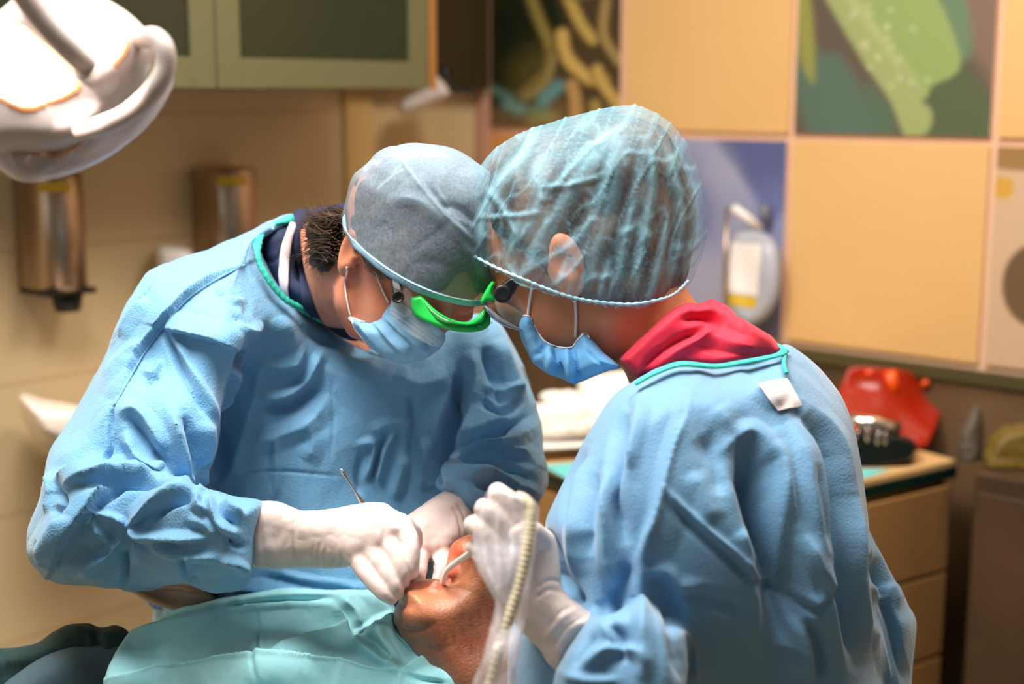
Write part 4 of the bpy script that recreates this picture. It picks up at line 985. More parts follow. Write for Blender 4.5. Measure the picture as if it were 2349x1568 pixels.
# ------------------------------------------------------------------ gloved hands of the operating person
def finger(pts):
    """pts (px,py,d,r_px): joint chain"""
    cs = []; pts = crs(pts, 5)
    for a, b in zip(pts[:-1], pts[1:]):
        cs.append(capsule(P(*a[:3]), P(*b[:3]), a[3]*a[2]/FPX, b[3]*b[2]/FPX))
    f = union(*cs, k=0.0); return f
def glove(name, palm, fingers, strokes, parent, kf=0.0024, label=None):
    f = palm
    for q in fingers: f = union(f, (finger(q), kf))
    V, Q = mesh_of(f, 0.00145, it=3); V = crumple(V, Q, 0.0005, 70.0, 3); V, _ = sculpt(V, Q, strokes, 4); o = link(name, V, Q, M['glove'], parent)
    if label: o['label'] = label
    return o, Surf(V, Q), V, Q
palm = union(pillow([(556, 1190), (572, 1158), (595, 1148), (640, 1150), (680, 1166), (700, 1171), (760, 1166), (840, 1152), (880, 1152), (905, 1168), (944, 1200), (952, 1218), (940, 1234), (902, 1240), (860, 1262), (818, 1294), (760, 1304), (690, 1302), (640, 1304), (600, 1302), (574, 1294), (558, 1262), (551, 1225)],
             [(560, 1225, 1.485), (700, 1235, 1.475), (880, 1210, 1.475)], 0.029, 52, 2), (capsule(P(870, 1235, 1.50), P(920, 1240, 1.49), 0.022), 0.02), (capsule(P(918, 1206, 1.464), P(870, 1228, 1.460), 0.0125), 0.008), (capsule(P(870, 1228, 1.460), P(812, 1266, 1.461), 0.0125), 0.008), (capsule(P(860, 1205, 1.462), P(800, 1240, 1.462), 0.014), 0.010))
fr = [[(920, 1203, 1.462, 24), (942, 1238, 1.454, 20), (948, 1284, 1.453, 16), (946, 1317, 1.462, 13)],
      [(876, 1222, 1.460, 24), (904, 1262, 1.453, 22), (922, 1308, 1.452, 18), (926, 1336, 1.462, 14)],
      [(846, 1248, 1.459, 25), (875, 1292, 1.452, 22), (902, 1336, 1.450, 19), (913, 1360, 1.457, 15)],
      [(813, 1268, 1.459, 25), (844, 1318, 1.450, 21), (875, 1354, 1.447, 19), (897, 1373, 1.452, 15)],
      [(850, 1235, 1.505, 26), (905, 1280, 1.50, 22), (940, 1318, 1.485, 16)]]
GS = [('crease', [(720, 1245), (716, 1275), (720, 1302)], 2.5, 1.0), ('crease', [(735, 1240), (730, 1275), (735, 1304)], 2.5, 1.2), ('crease', [(748, 1250), (744, 1280), (750, 1304)], 2.5, 1.2),
      ('ridge', [(690, 1170), (684, 1235), (690, 1300)], 4, 1.5), ('crease', [(680, 1168), (674, 1235), (680, 1300)], 4, 2.5), ('ridge', [(640, 1152), (625, 1230), (640, 1302)], 9, 2.0), ('crease', [(615, 1150), (600, 1230), (612, 1300)], 5, 1.0),
      ('crease', [(800, 1270), (806, 1288), (800, 1302)], 2.5, 1.0), ('crease', [(780, 1262), (786, 1285), (780, 1304)], 2.5, 1.0)]
gr, sgr, VR, QR = glove('glove', palm, fr, GS, surg)
A = [P(IW/2+FPX*0, 0, 1)]
cuff = [(590, 1149), (572, 1158), (557, 1188), (551, 1225), (557, 1262), (572, 1292), (590, 1300)]
Ac, Nc = sgr.curve(cuff, 8, 0.0002, 1.47, 2); V2, F2 = tube_raw(Ac, 0.0014, 8); link('rolled_cuff', V2, F2, mat('cream_latex_roll', 'E6D9B4', 0.5), gr)
palm = pillow([(905, 1215), (926, 1188), (966, 1160), (1000, 1136), (1031, 1123), (1064, 1133), (1084, 1168), (1086, 1196), (1078, 1225), (1062, 1248), (1046, 1268), (1026, 1284), (990, 1288), (950, 1288), (915, 1260)],
              [(1050, 1160, 1.63), (1000, 1230, 1.59), (940, 1260, 1.57)], 0.030, 46, 2)
fl_ = [[(962, 1255, 1.575, 28), (962, 1296, 1.545, 20), (962, 1330, 1.515, 13), (958, 1342, 1.51, 11)],
       [(1010, 1258, 1.58, 30), (1014, 1298, 1.56, 21), (1003, 1330, 1.545, 14), (1000, 1342, 1.54, 12)],
       [(1030, 1250, 1.61, 24), (1045, 1275, 1.60, 18), (1050, 1290, 1.59, 15)], [(1040, 1235, 1.63, 22), (1060, 1262, 1.63, 17), (1068, 1275, 1.62, 14)], [(930, 1240, 1.60, 22), (925, 1275, 1.58, 18), (935, 1300, 1.56, 14)]]
gl, sgl, VL, QL = glove('glove', palm, fl_, [('crease', [(1035, 1160), (1052, 1185), (1062, 1235)], 4, 2.0), ('crease', [(1046, 1150), (1064, 1180), (1072, 1220)], 4, 1.8), ('ridge', [(975, 1160), (1010, 1150), (1055, 1165)], 5, 1.2), ('crease', [(985, 1280), (992, 1300), (988, 1330)], 4, 3)], surg)
# the thin steel instrument
r = thing('dental_instrument', P(862, 1203, 1.485), 'thin steel dental instrument with spoon tip held upright in the gloved hand at left', 'dental instrument')
e0 = P(780, 1072, 1.50); e1 = P(947, 1338, 1.478); ax = unit(e1-e0); Lr = np.linalg.norm(e1-e0)
V, Fc = lathe_raw([(0.0004, 0.0), (0.0018, 0.003), (0.0022, 0.007), (0.0014, 0.013), (0.0009, 0.02), (0.0012, 0.032), (0.0034, 0.045), (0.0036, 0.05), (0.0034, Lr*0.62), (0.002, Lr*0.8), (0.0010, Lr*0.9), (0.0005, Lr)], e0, ax, 16)
link('shaft', V, Fc, M['chrome'], r)
mb = MB()
for k in range(10): a = e0+ax*(0.046+k*0.003); mb.add(*lathe_raw([(0.0034, 0), (0.0040, 0.0006), (0.0040, 0.0012), (0.0034, 0.0018)], a, ax, 16))
mb.build('grip', M['chrome'], r, True)

# ================================================================== the assisting person at right
r_as = P(1650, 1500, 1.42)*np.array([1, 1, 0])
asst = thing('person', r_as, 'person seen from behind in blue gown with red collar and pleated translucent cap, leaning in', 'person')
tor = pillow([(1458, 872), (1500, 850), (1560, 830), (1640, 834), (1700, 822), (1785, 805), (1808, 800), (1850, 832), (1885, 872), (1920, 925), (1945, 985), (1962, 1060), (1974, 1150), (1985, 1230), (1998, 1330), (2010, 1440), (2020, 1560), (2030, 1900),
              (1180, 1900), (1170, 1600), (1176, 1500), (1186, 1440), (1225, 1380), (1280, 1340), (1275, 1270), (1262, 1212), (1285, 1150), (1310, 1095), (1345, 1015), (1392, 932), (1420, 900)],
             [(1500, 900, 1.50), (1400, 1000, 1.445), (1500, 1120, 1.40), (1700, 1130, 1.40), (1450, 1290, 1.41), (1680, 1330, 1.415), (1850, 900, 1.58), (1950, 1200, 1.50), (1220, 1500, 1.46), (1650, 1700, 1.53), (1450, 1650, 1.50), (1900, 1600, 1.55)], 0.135, 110, eps=240.0)
flap = pillow([(1960, 1150), (1976, 1195), (2010, 1265), (2045, 1330), (2078, 1385), (2104, 1424), (2104, 1500), (2100, 1568), (2100, 1800), (1960, 1800), (1940, 1400)], [(2020, 1400, 1.60), (2080, 1560, 1.60)], 0.07, 40)
slv = pillow([(1352, 1428), (1372, 1412), (1400, 1402), (1460, 1400), (1540, 1440), (1560, 1560), (1500, 1680), (1260, 1680), (1272, 1600), (1282, 1545), (1300, 1500), (1325, 1462)], [(1300, 1560, 1.27), (1380, 1440, 1.29), (1500, 1600, 1.27)], 0.055, 42)
gf2 = union(tor, (capsule(P(1640, 1750, 1.56), P(1600, 1900, 1.60)*np.array([1, 1, 0])+ZU*0.40, 0.15, 0.20), 0.05), (flap, 0.012), (slv, 0.018))
V, Q = mesh_of(gf2, 0.0025, it=4)
V = V+vnormals(V, Q)*(fbm(V*5.0+9, 2)*0.006)[:, None]
V = facets(V, Q, 0.0055, 0.12, 0.2, 6.0, (1, 1, 0.45)); V = facets(V, Q, 0.0016, 0.040, 0.9, 3.0, (1, 1, 0.5))
AS = [('step', [(1450, 1300), (1480, 1230), (1504, 1172), (1543, 1025), (1572, 950), (1582, 905)], 6, 9, 60), ('ridge', [(1575, 900), (1530, 1050), (1500, 1180), (1475, 1290), (1480, 1400)], 9, 6),
      ('crease', [(1446, 940), (1425, 1000), (1413, 1060), (1412, 1130), (1425, 1200), (1440, 1260)], 15, 14), ('ridge', [(1480, 900), (1450, 1000), (1440, 1080)], 14, 7),
      ('ridge', [(1350, 1040), (1325, 1150), (1318, 1230), (1330, 1330)], 14, 9), ('crease', [(1345, 1020), (1310, 1120), (1296, 1200)], 10, 8), ('crease', [(1375, 1080), (1352, 1180), (1350, 1280)], 14, 8), ('ridge', [(1400, 1060), (1385, 1180), (1392, 1290), (1420, 1350)], 13, 9),
      ('crease', [(1680, 1000), (1710, 1040), (1739, 1100), (1763, 1192), (1788, 1290), (1805, 1390), (1800, 1500)], 34, 42), ('ridge', [(1780, 1000), (1795, 1074), (1803, 1216), (1815, 1390), (1830, 1500)], 13, 12),
      ('ridge', [(1690, 1005), (1720, 990), (1750, 1010), (1775, 1060)], 16, 8), ('ridge', [(1523, 1123), (1600, 1195), (1690, 1272), (1750, 1330), (1800, 1368)], 6, 7), ('crease', [(1530, 1150), (1600, 1218), (1690, 1295), (1760, 1360)], 12, 6),
      ('ridge', [(1700, 1210), (1730, 1270), (1745, 1300)], 18, 7), ('crease', [(1600, 1000), (1640, 1060), (1650, 1140)], 20, 6), ('ridge', [(1640, 930), (1680, 1000), (1700, 1100)], 22, 7), ('ridge', [(1590, 1080), (1620, 1160), (1640, 1200)], 20, 6),
      ('crease', [(1835, 945), (1886, 986), (1915, 1045), (1930, 1143), (1932, 1240), (1938, 1330), (1955, 1430), (1968, 1520)], 15, 30), ('step', [(1938, 1330), (1934, 1180), (1926, 1080), (1900, 1010), (1850, 955)], 5, 8, 40),
      ('ridge', [(1800, 960), (1850, 1060), (1880, 1200), (1895, 1330)], 20, 9), ('crease', [(1845, 1388), (1875, 1400), (1902, 1375), (1898, 1340)], 10, 9), ('ridge', [(1850, 1370), (1885, 1380), (1900, 1340), (1870, 1290), (1840, 1220)], 12, 9),
      ('crease', [(1870, 1060), (1890, 1180), (1900, 1270)], 12, 7), ('ridge', [(1955, 1130), (1960, 1250), (1978, 1380), (1990, 1500)], 11, 8), ('crease', [(1860, 1420), (1880, 1500), (1890, 1568)], 12, 10), ('ridge', [(1835, 1420), (1850, 1500), (1850, 1568)], 12, 8),
      ('ridge', [(1545, 1420), (1580, 1480), (1600, 1568)], 14, 8), ('crease', [(1500, 1300), (1540, 1400), (1560, 1500), (1570, 1568)], 18, 10), ('ridge', [(1460, 1310), (1470, 1400), (1480, 1500), (1470, 1568)], 14, 10),
      ('ridge', [(1470, 1310), (1530, 1310), (1560, 1340), (1620, 1350)], 12, 7), ('crease', [(1560, 1350), (1640, 1380), (1720, 1400)], 16, 6), ('crease', [(1430, 1370), (1400, 1388), (1360, 1396)], 10, 12), ('crease', [(1440, 1290), (1430, 1340), (1400, 1380)], 12, 10),
      ('ridge', [(1330, 1530), (1380, 1500), (1440, 1490), (1480, 1510)], 10, 9), ('ridge', [(1380, 1430), (1400, 1470), (1350, 1510)], 8, 7), ('crease', [(1400, 1430), (1430, 1470), (1420, 1520)], 9, 8), ('ridge', [(1290, 1545), (1340, 1560), (1420, 1560)], 9, 7), ('crease', [(1310, 1530), (1340, 1490), (1370, 1450)], 8, 6),
      ('crease', [(1250, 1210), (1280, 1280), (1300, 1340), (1340, 1390)], 10, 8), ('ridge', [(1215, 1400), (1240, 1480), (1270, 1540)], 12, 6), ('crease', [(1340, 1380), (1290, 1330), (1255, 1290)], 9, 8),
      ('ridge', [(1990, 1240), (2040, 1340), (2080, 1400)], 9, 6), ('crease', [(1985, 1260), (2015, 1340), (2040, 1420), (2060, 1500), (2080, 1568)], 9, 9), ('ridge', [(1985, 1330), (2030, 1375), (2035, 1350), (2060, 1400)], 7, 6), ('ridge', [(2000, 1420), (2020, 1500), (2040, 1568)], 9, 6),
      ('ridge', [(1720, 880), (1760, 900), (1790, 930)], 16, 5), ('crease', [(1700, 850), (1760, 850), (1800, 870)], 7, 5), ('ridge', [(1480, 870), (1560, 855), (1640, 860)], 14, 4)]
V, _ = sculpt(V, Q, [(a[0], a[1], a[2], a[3]*1.15)+tuple(a[4:]) for a in AS]); V = laplace(V, Q, 1, 0.4)
gown2 = link('gown', V, Q, M['gown2'], asst); sg2 = Surf(V, Q)
A, Nn = rimcurve(sg2, [(1457, 880), (1500, 856), (1560, 835), (1640, 840), (1700, 831), (1760, 820), (1790, 812), (1802, 802)], 18, 8, 0.003, 1.42)
V2, F2 = tube_raw(A, 0.0042, 10, flat=Nn, fr=0.5); link('neck_binding', V2, F2, M['trim'], gown2)['label'] = 'turquoise neck binding'
A, Nn = sg2.curve([(1762, 776), (1785, 796), (1800, 815), (1796, 845), (1800, 862)], 8, 0.004, 1.45, 3); tube('neck_tie', A, 0.0022, M['trim'], gown2, 8)
patch('fastening_tab', [(1738, 884), (1802, 872), (1836, 930), (1782, 944)], mat('white_tab', 'E6E2E6', 0.8), gown2, sg2, 0.003, 1.45)['label'] = 'white fastening tab'
A, Nn = sg2.curve([(1915, 985), (1926, 1015), (1932, 1050), (1934, 1085)], 6, 0.002, 1.45, 2); V2, F2 = tube_raw(A, 0.0035, 8, flat=Nn, fr=0.4)
M['red'] = mat('crimson_cotton', 'D8183C', 0.7, col2='C81232', nscale=10, sheen=0.1)
# red collar
rc = pillow([(1419, 824), (1440, 846), (1466, 868), (1500, 856), (1560, 838), (1640, 842), (1700, 834), (1782, 824), (1799, 802), (1770, 768), (1728, 744), (1704, 737), (1672, 704), (1634, 683), (1600, 698), (1578, 692), (1545, 708), (1505, 742), (1460, 782)],
            [(1440, 830, 1.475), (1560, 760, 1.47), (1640, 720, 1.50), (1700, 800, 1.44), (1790, 805, 1.48)], 0.032, 18, 1)
rc = subtract(rc, capsule(P(1400, 700, 1.42), P(1590, 660, 1.50), 0.030, 0.010), 0.006)
V, Q = mesh_of(rc, 0.0022); V = crumple(V, Q, 0.0012, 16)
V, _ = sculpt(V, Q, [('ridge', [(1490, 850), (1560, 800), (1640, 765), (1700, 740)], 12, 6), ('crease', [(1470, 862), (1500, 820), (1560, 780), (1610, 760), (1625, 735)], 8, 8), ('crease', [(1560, 735), (1600, 728), (1640, 735), (1650, 770)], 9, 7),
                   ('ridge', [(1580, 760), (1650, 780), (1740, 800)], 12, 5), ('crease', [(1615, 700), (1635, 692), (1650, 705)], 6, 5), ('crease', [(1600, 790), (1690, 810), (1770, 812)], 9, 4), ('ridge', [(1660, 710), (1680, 740), (1720, 752)], 9, 5)])
link('scrub_collar', V, Q, M['red'], asst)['label'] = 'crimson collar'
# body
Fa = unit(Cdir(-0.78, 0.58, 0.22)); La = Cdir(-0.2, 0.09, -0.976); La = unit(La-Fa*(La@Fa)); Ua = unit(np.cross(Fa, La)); Ua = Ua if Ua@UP > 0 else -Ua
HA = P(1330, 598, 1.545)
hf2, ha = head_field(HA, Fa, Ua, La, (P(1550, 820, 1.53), 0.052), sc=1.0)
hf2 = intersect(hf2, pillow([(1094, 560), (1094, 596), (1102, 628), (1116, 652), (1150, 690), (1196, 716), (1210, 760), (1245, 840), (1290, 862), (1340, 862), (1400, 836), (1440, 852), (1500, 960), (1640, 960), (1660, 780), (1640, 640), (1560, 380), (1300, 320), (1120, 420)], [(1300, 600, 1.545), (1550, 800, 1.54)], 0.15, 26, 3), 0.004)
hf2 = union(hf2, (capsule(P(1560, 840, 1.53), P(1620, 1000, 1.52), 0.045, 0.06), 0.03), (capsule(P(1560, 980, 1.48), P(1470, 1300, 1.41), 0.04, 0.035), 0.03), (capsule(P(1470, 1400, 1.40), P(1330, 1495, 1.31), 0.030, 0.016), 0.02), (capsule(P(1620, 1000, 1.52), P(1650, 1500, 1.46), 0.06), 0.03))
V, Q = mesh_of(hf2, 0.0026)
body2 = link('body', V, Q, M['skin2'], asst); sb2 = Surf(V, Q)
# hair under the cap, gathered at the back
CP2 = [(1088, 592), (1075, 550), (1078, 470), (1108, 382), (1170, 322), (1260, 285), (1340, 264), (1420, 246), (1478, 250), (1538, 288), (1582, 350), (1604, 430), (1616, 520), (1612, 600), (1606, 660), (1570, 740), (1500, 790), (1400, 800), (1250, 790), (1110, 700)]
pl2 = pillow(CP2, [(1300, 500, 1.545), (1550, 500, 1.56)], 0.112, 150)
cut2 = [(1000, 200), (1080, 575), (1095, 598), (1140, 622), (1200, 648), (1262, 672), (1320, 690), (1380, 700), (1450, 704), (1520, 692), (1556, 676), (1582, 650), (1606, 600), (1622, 540), (1700, 200)]
inner = moved(pl2, lambda g: 0.010+0.004*vnoise(g.X*30))
hcut = viewcut([(1110, 300), (1130, 520), (1180, 560), (1240, 600), (1275, 660), (1330, 690), (1440, 696), (1520, 684), (1570, 650), (1596, 600), (1640, 400), (1600, 240), (1300, 240)])
hm2 = intersect(inner, hcut, 0.01); V, Q = mesh_of(hm2, 0.0035); V = crumple(V, Q, 0.003, 22, 3, (1, 1, 0.4))
M['hair2'] = mat('ash_brown_hair', '221811', 0.5, col2='6A4C32', nscale=26, stretch=(1, 1, 0.3), bump=0.5, bscale=300)
link('hair', V, Q, M['hair2'], asst)
e = ell(P(1296, 606, 1.452), np.array([unit(Fa*0.8+Ua*0.2), La, Ua]), (0.020, 0.010, 0.031)); e = union(subtract(e, ell(P(1292, 602, 1.44), np.array([Fa, La, Ua]), (0.010, 0.008, 0.019)), 0.005), (ell(P(1310, 650, 1.455), np.array([Fa, La, Ua]), (0.010, 0.008, 0.014)), 0.006))
V, Q = mesh_of(e, 0.0014); link('ear', V, Q, M['skin2'], body2)
# cap
V, Q = mesh_of(intersect(moved(pl2, lambda g: np.full(len(g.u), -0.002)), viewcut(cut2)), 0.0024, it=2)
V = crumple(V, Q, 0.0012, 14.0, 4.0)
PL = [([(1270, 676), (1300, 610), (1340, 540), (1372, 470), (1395, 400), (1420, 330), (1432, 290)], 9), ([(1335, 694), (1350, 620), (1380, 530), (1400, 460), (1420, 380), (1450, 320)], 11), ([(1410, 702), (1420, 620), (1440, 520), (1465, 420), (1480, 330)], 8),
      ([(1455, 703), (1465, 600), (1490, 480), (1495, 380), (1480, 300)], 7), ([(1200, 648), (1230, 580), (1270, 500), (1310, 430), (1350, 370), (1400, 310)], 12), ([(1150, 622), (1175, 570), (1220, 510), (1240, 450), (1235, 400), (1260, 340)], 12),
      ([(1110, 606), (1105, 540), (1120, 470), (1160, 400), (1230, 330)], 8), ([(1520, 694), (1545, 600), (1560, 500), (1545, 400), (1520, 320)], 7), ([(1570, 660), (1592, 560), (1590, 450), (1560, 350)], 8), ([(1100, 500), (1180, 495), (1240, 490)], 4),
      ([(1240, 430), (1310, 425), (1390, 400)], 4), ([(1235, 470), (1300, 400), (1370, 330), (1450, 280)], 5), ([(1180, 640), (1250, 600), (1310, 560), (1340, 520)], 7), ([(1375, 700), (1385, 640), (1400, 590)], 6), ([(1250, 665), (1290, 640), (1330, 600), (1360, 560)], 7),
      ([(1110, 430), (1150, 470), (1200, 560)], 5), ([(1165, 600), (1190, 640), (1215, 655)], 6), ([(1300, 685), (1310, 650), (1325, 620)], 5), ([(1480, 700), (1500, 640), (1520, 560), (1530, 480)], 5)]
V, dn = sculpt(V, Q, [('ridge', p, w*1.35, 2.6) for p, w in PL]); g = G(V)
ns = np.clip(1-np.abs(vnoise(np.stack([(g.u+0.55*g.v)*0.028, (g.v-0.3*g.u)*0.006, g.u*0], 1)))*5, 0, 1)
ns2 = np.clip(1-np.abs(vnoise(np.stack([(g.u+0.35*g.v)*0.06, (g.v-0.3*g.u)*0.012, g.u*0+5], 1)))*4, 0, 1)
N2 = vnormals(V, Q); V = V+N2*(ns*0.0016+ns2*0.0007)[:, None]
top = np.clip((N2@np.array([0, 0, 1.0])-0.35)*1.2, 0, 1)  # highlight painted as extra opacity where the cap faces up
M['cap2'] = capcloth('sky_blue_sheer_cap', '92C6DA', 0.02, 0.16, 160)
cap2 = link('cap', V, Q, M['cap2'], asst, floats={'dens': dn**1.3*0.42+ns*0.20+ns2*0.16+top*0.3}); sc2 = Surf(V, Q)
A, Nn = sc2.curve([(1090, 588), (1140, 614), (1200, 640), (1262, 665), (1320, 683), (1380, 693), (1450, 697), (1520, 685), (1552, 670), (1578, 644)], 14, 0.0003, 1.46, 2)
tube('elastic_edge', A, 0.0016*(1+0.35*np.sin(np.arange(len(A))*1.7)), mat('pale_cap_hem', 'A8D6E6', 0.8), cap2, 8)
# mask, loops
mp2 = [(1190, 745), (1202, 722), (1220, 728), (1232, 760), (1252, 784), (1285, 796), (1315, 794), (1332, 762), (1352, 770), (1385, 808), (1425, 842), (1400, 848), (1355, 866), (1320, 880), (1290, 870), (1245, 850), (1215, 815), (1196, 780)]
f = pillow(mp2, [(1205, 750, 1.51), (1290, 840, 1.49), (1400, 840, 1.475)], 0.032, 34, 2); V, Q = mesh_of(f, 0.002); 
V, _ = sculpt(V, Q, [(q[0], q[1], q[2], q[3]*1.7) for q in [('crease', [(1275, 800), (1280, 830), (1290, 868)], 6, 6), ('ridge', [(1300, 800), (1305, 840), (1318, 876)], 7, 5), ('crease', [(1312, 800), (1320, 840), (1330, 875)], 5, 5), ('crease', [(1230, 815), (1245, 800), (1255, 790)], 5, 4), ('ridge', [(1250, 790), (1262, 820), (1262, 855)], 8, 4), ('crease', [(1345, 800), (1375, 830), (1400, 845)], 4, 2), ('ridge', [(1215, 760), (1222, 800), (1240, 840)], 7, 3)]])
mask2 = link('face_mask', V, Q, mat('blue_mask_cloth', '62A6DC', 0.8, col2='78B4E0', nscale=18, spec=0.2), asst); sm2 = Surf(V, Q)
A, Nn = sm2.curve([(1202, 724), (1220, 730), (1232, 760), (1252, 785), (1285, 797), (1315, 795), (1332, 763), (1352, 770)], 8, 0.0005, 1.47, 2); V2, F2 = tube_raw(A, 0.002, 8, flat=Nn, fr=0.4); link('mask_edge', V2, F2, M['maskw'], mask2)['label'] = 'white mask edge'
for pts in ([(1224, 650), (1219, 680), (1214, 728)], [(1322, 688), (1324, 725), (1322, 770)]):
    A, _ = sb2.curve(pts, 8, 0.0025, 1.47, 2); tube('ear_loop', A, 0.0015, M['maskw'], mask2, 8)
# goggles seen from the side
f = pillow([(1101, 690), (1112, 668), (1128, 644), (1137, 650), (1130, 672), (1140, 695), (1122, 690), (1104, 698)], [(1120, 670, 1.50)], 0.03, 5, 2, 3); V, Q = mesh_of(f, 0.0016)
gg2 = link('goggles', V, Q, M['green'], asst); gg2['label'] = 'green-barred goggles'
f = pillow([(1106, 696), (1122, 704), (1150, 728), (1185, 748), (1206, 760), (1190, 758), (1150, 745), (1122, 724)], [(1150, 730, 1.50)], 0.045, 5, 2, 3); V, Q = mesh_of(f, 0.0018)
link('lens', V, Q, mat('smoky_lens_edge', '8496AE', 0.08, alpha=0.6), gg2)
f = pillow([(1135, 660), (1170, 668), (1198, 690), (1205, 740), (1180, 745), (1140, 715)], [(1165, 700, 1.462)], 0.003, 5, 2, 3); V, Q = mesh_of(f, 0.0018); link('side_shield', V, Q, M['clear'], gg2)
f = pillow([(1140, 668), (1150, 652), (1172, 636), (1192, 640), (1186, 662), (1165, 690), (1148, 692)], [(1165, 665, 1.458)], 0.006, 7, 2, 3); V, Q = mesh_of(f, 0.0016); tm = link('temple', V, Q, M['gunmetal'], gg2)
a = P(1153, 674, 1.450); V, Fc = lathe_raw([(0.001, 0.002), (0.005, 0.002), (0.0085, 0.003), (0.0095, 0), (0.0095, -0.005), (0.001, -0.005)], a, unit(CAM-a), 24); link('hinge', V, Fc, M['gunmetal'], tm)
# gloved hand
palm = pillow([(1092, 1215), (1110, 1170), (1150, 1150), (1210, 1182), (1227, 1195), (1258, 1214), (1275, 1235), (1282, 1270), (1286, 1300), (1290, 1345), (1311, 1372), (1348, 1400), (1372, 1424), (1345, 1475), (1282, 1545), (1236, 1486), (1187, 1440), (1168, 1400), (1140, 1360), (1105, 1310)],
              [(1150, 1250, 1.30), (1240, 1280, 1.32), (1300, 1450, 1.31)], 0.032, 60, 2)
fr2 = [[(1205, 1215, 1.29, 30), (1175, 1160, 1.27, 27), (1142, 1130, 1.275, 24)], [(1180, 1245, 1.285, 30), (1148, 1195, 1.265, 27), (1110, 1166, 1.27, 23)], [(1165, 1285, 1.285, 28), (1130, 1235, 1.265, 26), (1086, 1204, 1.27, 23)],
       [(1150, 1320, 1.285, 26), (1125, 1275, 1.27, 22), (1086, 1254, 1.275, 18)], [(1240, 1240, 1.30, 28), (1215, 1215, 1.26, 24), (1185, 1225, 1.25, 20)]]
ga, sga, VA, QA = glove('glove', palm, fr2, [('crease', [(1230, 1350), (1260, 1330), (1290, 1335)], 4, 2), ('crease', [(1225, 1375), (1260, 1352), (1295, 1360)], 4, 2), ('crease', [(1260, 1440), (1290, 1400), (1320, 1390)], 4, 1.5), ('ridge', [(1250, 1470), (1285, 1420), (1330, 1395)], 6, 2), ('crease', [(1265, 1490), (1300, 1440), (1345, 1410)], 4, 1.5)], asst)
# suction hose in its clear sleeve
r = thing('suction_hose', P(1120, 1560, 1.21), 'ribbed cream suction hose in a clear plastic sleeve held by the person in red collar', 'suction hose')
hp_ = crs([P(1188, 1140, 1.225), P(1206, 1148, 1.218), P(1217, 1172, 1.212), P(1210, 1250, 1.205), P(1188, 1350, 1.20), P(1156, 1450, 1.195), P(1125, 1568, 1.19), P(1090, 1720, 1.18)], 26)
rr = 0.0048+0.0006*np.sin(np.arange(len(hp_))*1.9); tube('hose', hp_, rr, mat('cream_hose', 'D2C8AC', 0.5), r, 16)
f = pillow([(1128, 1118), (1160, 1118), (1200, 1135), (1228, 1152), (1234, 1175), (1226, 1250), (1217, 1330), (1198, 1450), (1184, 1568), (1170, 1750), (1040, 1750), (1086, 1568), (1122, 1460), (1134, 1400), (1132, 1370), (1104, 1318), (1080, 1262), (1095, 1200), (1112, 1150)],
           [(1170, 1200, 1.225), (1180, 1350, 1.208), (1140, 1568, 1.19)], 0.013, 16, 2)
V, Q = mesh_of(f, 0.0022); V = crumple(V, Q, 0.0035, 32.0, 8, (1, 1, 0.4))
V, dn = sculpt(V, Q, [('ridge', [(1150, 1150), (1140, 1230), (1146, 1320), (1160, 1400)], 4, 2.5), ('ridge', [(1180, 1180), (1175, 1270), (1165, 1360)], 4, 2.5), ('ridge', [(1228, 1170), (1222, 1260), (1208, 1360), (1190, 1470), (1176, 1568)], 4, 2), ('ridge', [(1110, 1200), (1115, 1290), (1150, 1390), (1130, 1480)], 4, 2), ('crease', [(1190, 1160), (1200, 1200), (1195, 1240)], 5, 2)])
M['sleeve'] = capcloth('clear_wrinkled_sleeve', 'E4E0E6', 0.16, 0.5, 50); M['sleeve'].node_tree.nodes['Principled BSDF'].inputs['Roughness'].default_value = 0.18
M['sleeve'].node_tree.nodes['Principled BSDF'].inputs['Specular IOR Level'].default_value = 0.6
link('sleeve', V, Q, M['sleeve'], r, floats={'dens': dn*0.3})
tube('suction_tip', crs([P(1100, 1240, 1.32), P(1078, 1267, 1.36), P(1050, 1287, 1.41), P(1030, 1303, 1.44), P(1021, 1318, 1.455), P(1015, 1340, 1.47)], 8), [0.0030]*41, M['whitep'], r, 12)['label'] = 'white suction tip'

# ================================================================== the patient
pat = thing('person', P(900, 1700, 1.5)*np.array([1, 1, 0])+np.array([0, 0, 0.55]), 'patient lying back with open mouth under the teal drape, dark clothes', 'person')
hp2 = pillow([(912, 1352), (922, 1340), (950, 1334), (1000, 1337), (1030, 1326), (1044, 1296), (1042, 1268), (1050, 1248), (1066, 1240), (1100, 1236), (1170, 1232), (1260, 1262), (1340, 1330), (1380, 1430), (1360, 1530), (1290, 1620), (1180, 1700), (1080, 1720), (1010, 1600),
               (950, 1500), (915, 1450), (905, 1418), (906, 1392), (916, 1378)], [(920, 1370, 1.50), (1000, 1400, 1.515), (1150, 1400, 1.53), (1100, 1600, 1.50)], 0.078, 88, 5)
mouth = ell(P(985, 1322, 1.50), np.array([RT, UP, FW]), (0.020, 0.014, 0.024))
f = union(subtract(hp2, mouth, 0.006), (capsule(P(1048, 1262, 1.49), P(1036, 1310, 1.475), 0.008, 0.007), 0.008), (capsule(P(945, 1346, 1.50), P(1000, 1344, 1.47), 0.008), 0.008),
          (capsule(P(1085, 1246, 1.50), P(1068, 1256, 1.48), 0.010), 0.012), (capsule(P(1090, 1580, 1.52), P(860, 1720, 1.56), 0.056, 0.06), 0.03))
V, Q = mesh_of(f, 0.0024); V, _ = sculpt(V, Q, [('crease', [(905, 1432), (930, 1448), (965, 1446), (1000, 1430)], 6, 2.5), ('crease', [(940, 1470), (990, 1490), (1040, 1480)], 6, 1.2), ('crease', [(1020, 1330), (1050, 1330), (1075, 1300)], 7, 1.8), ('crease', [(912, 1382), (930, 1392), (950, 1386)], 5, 1.0)])
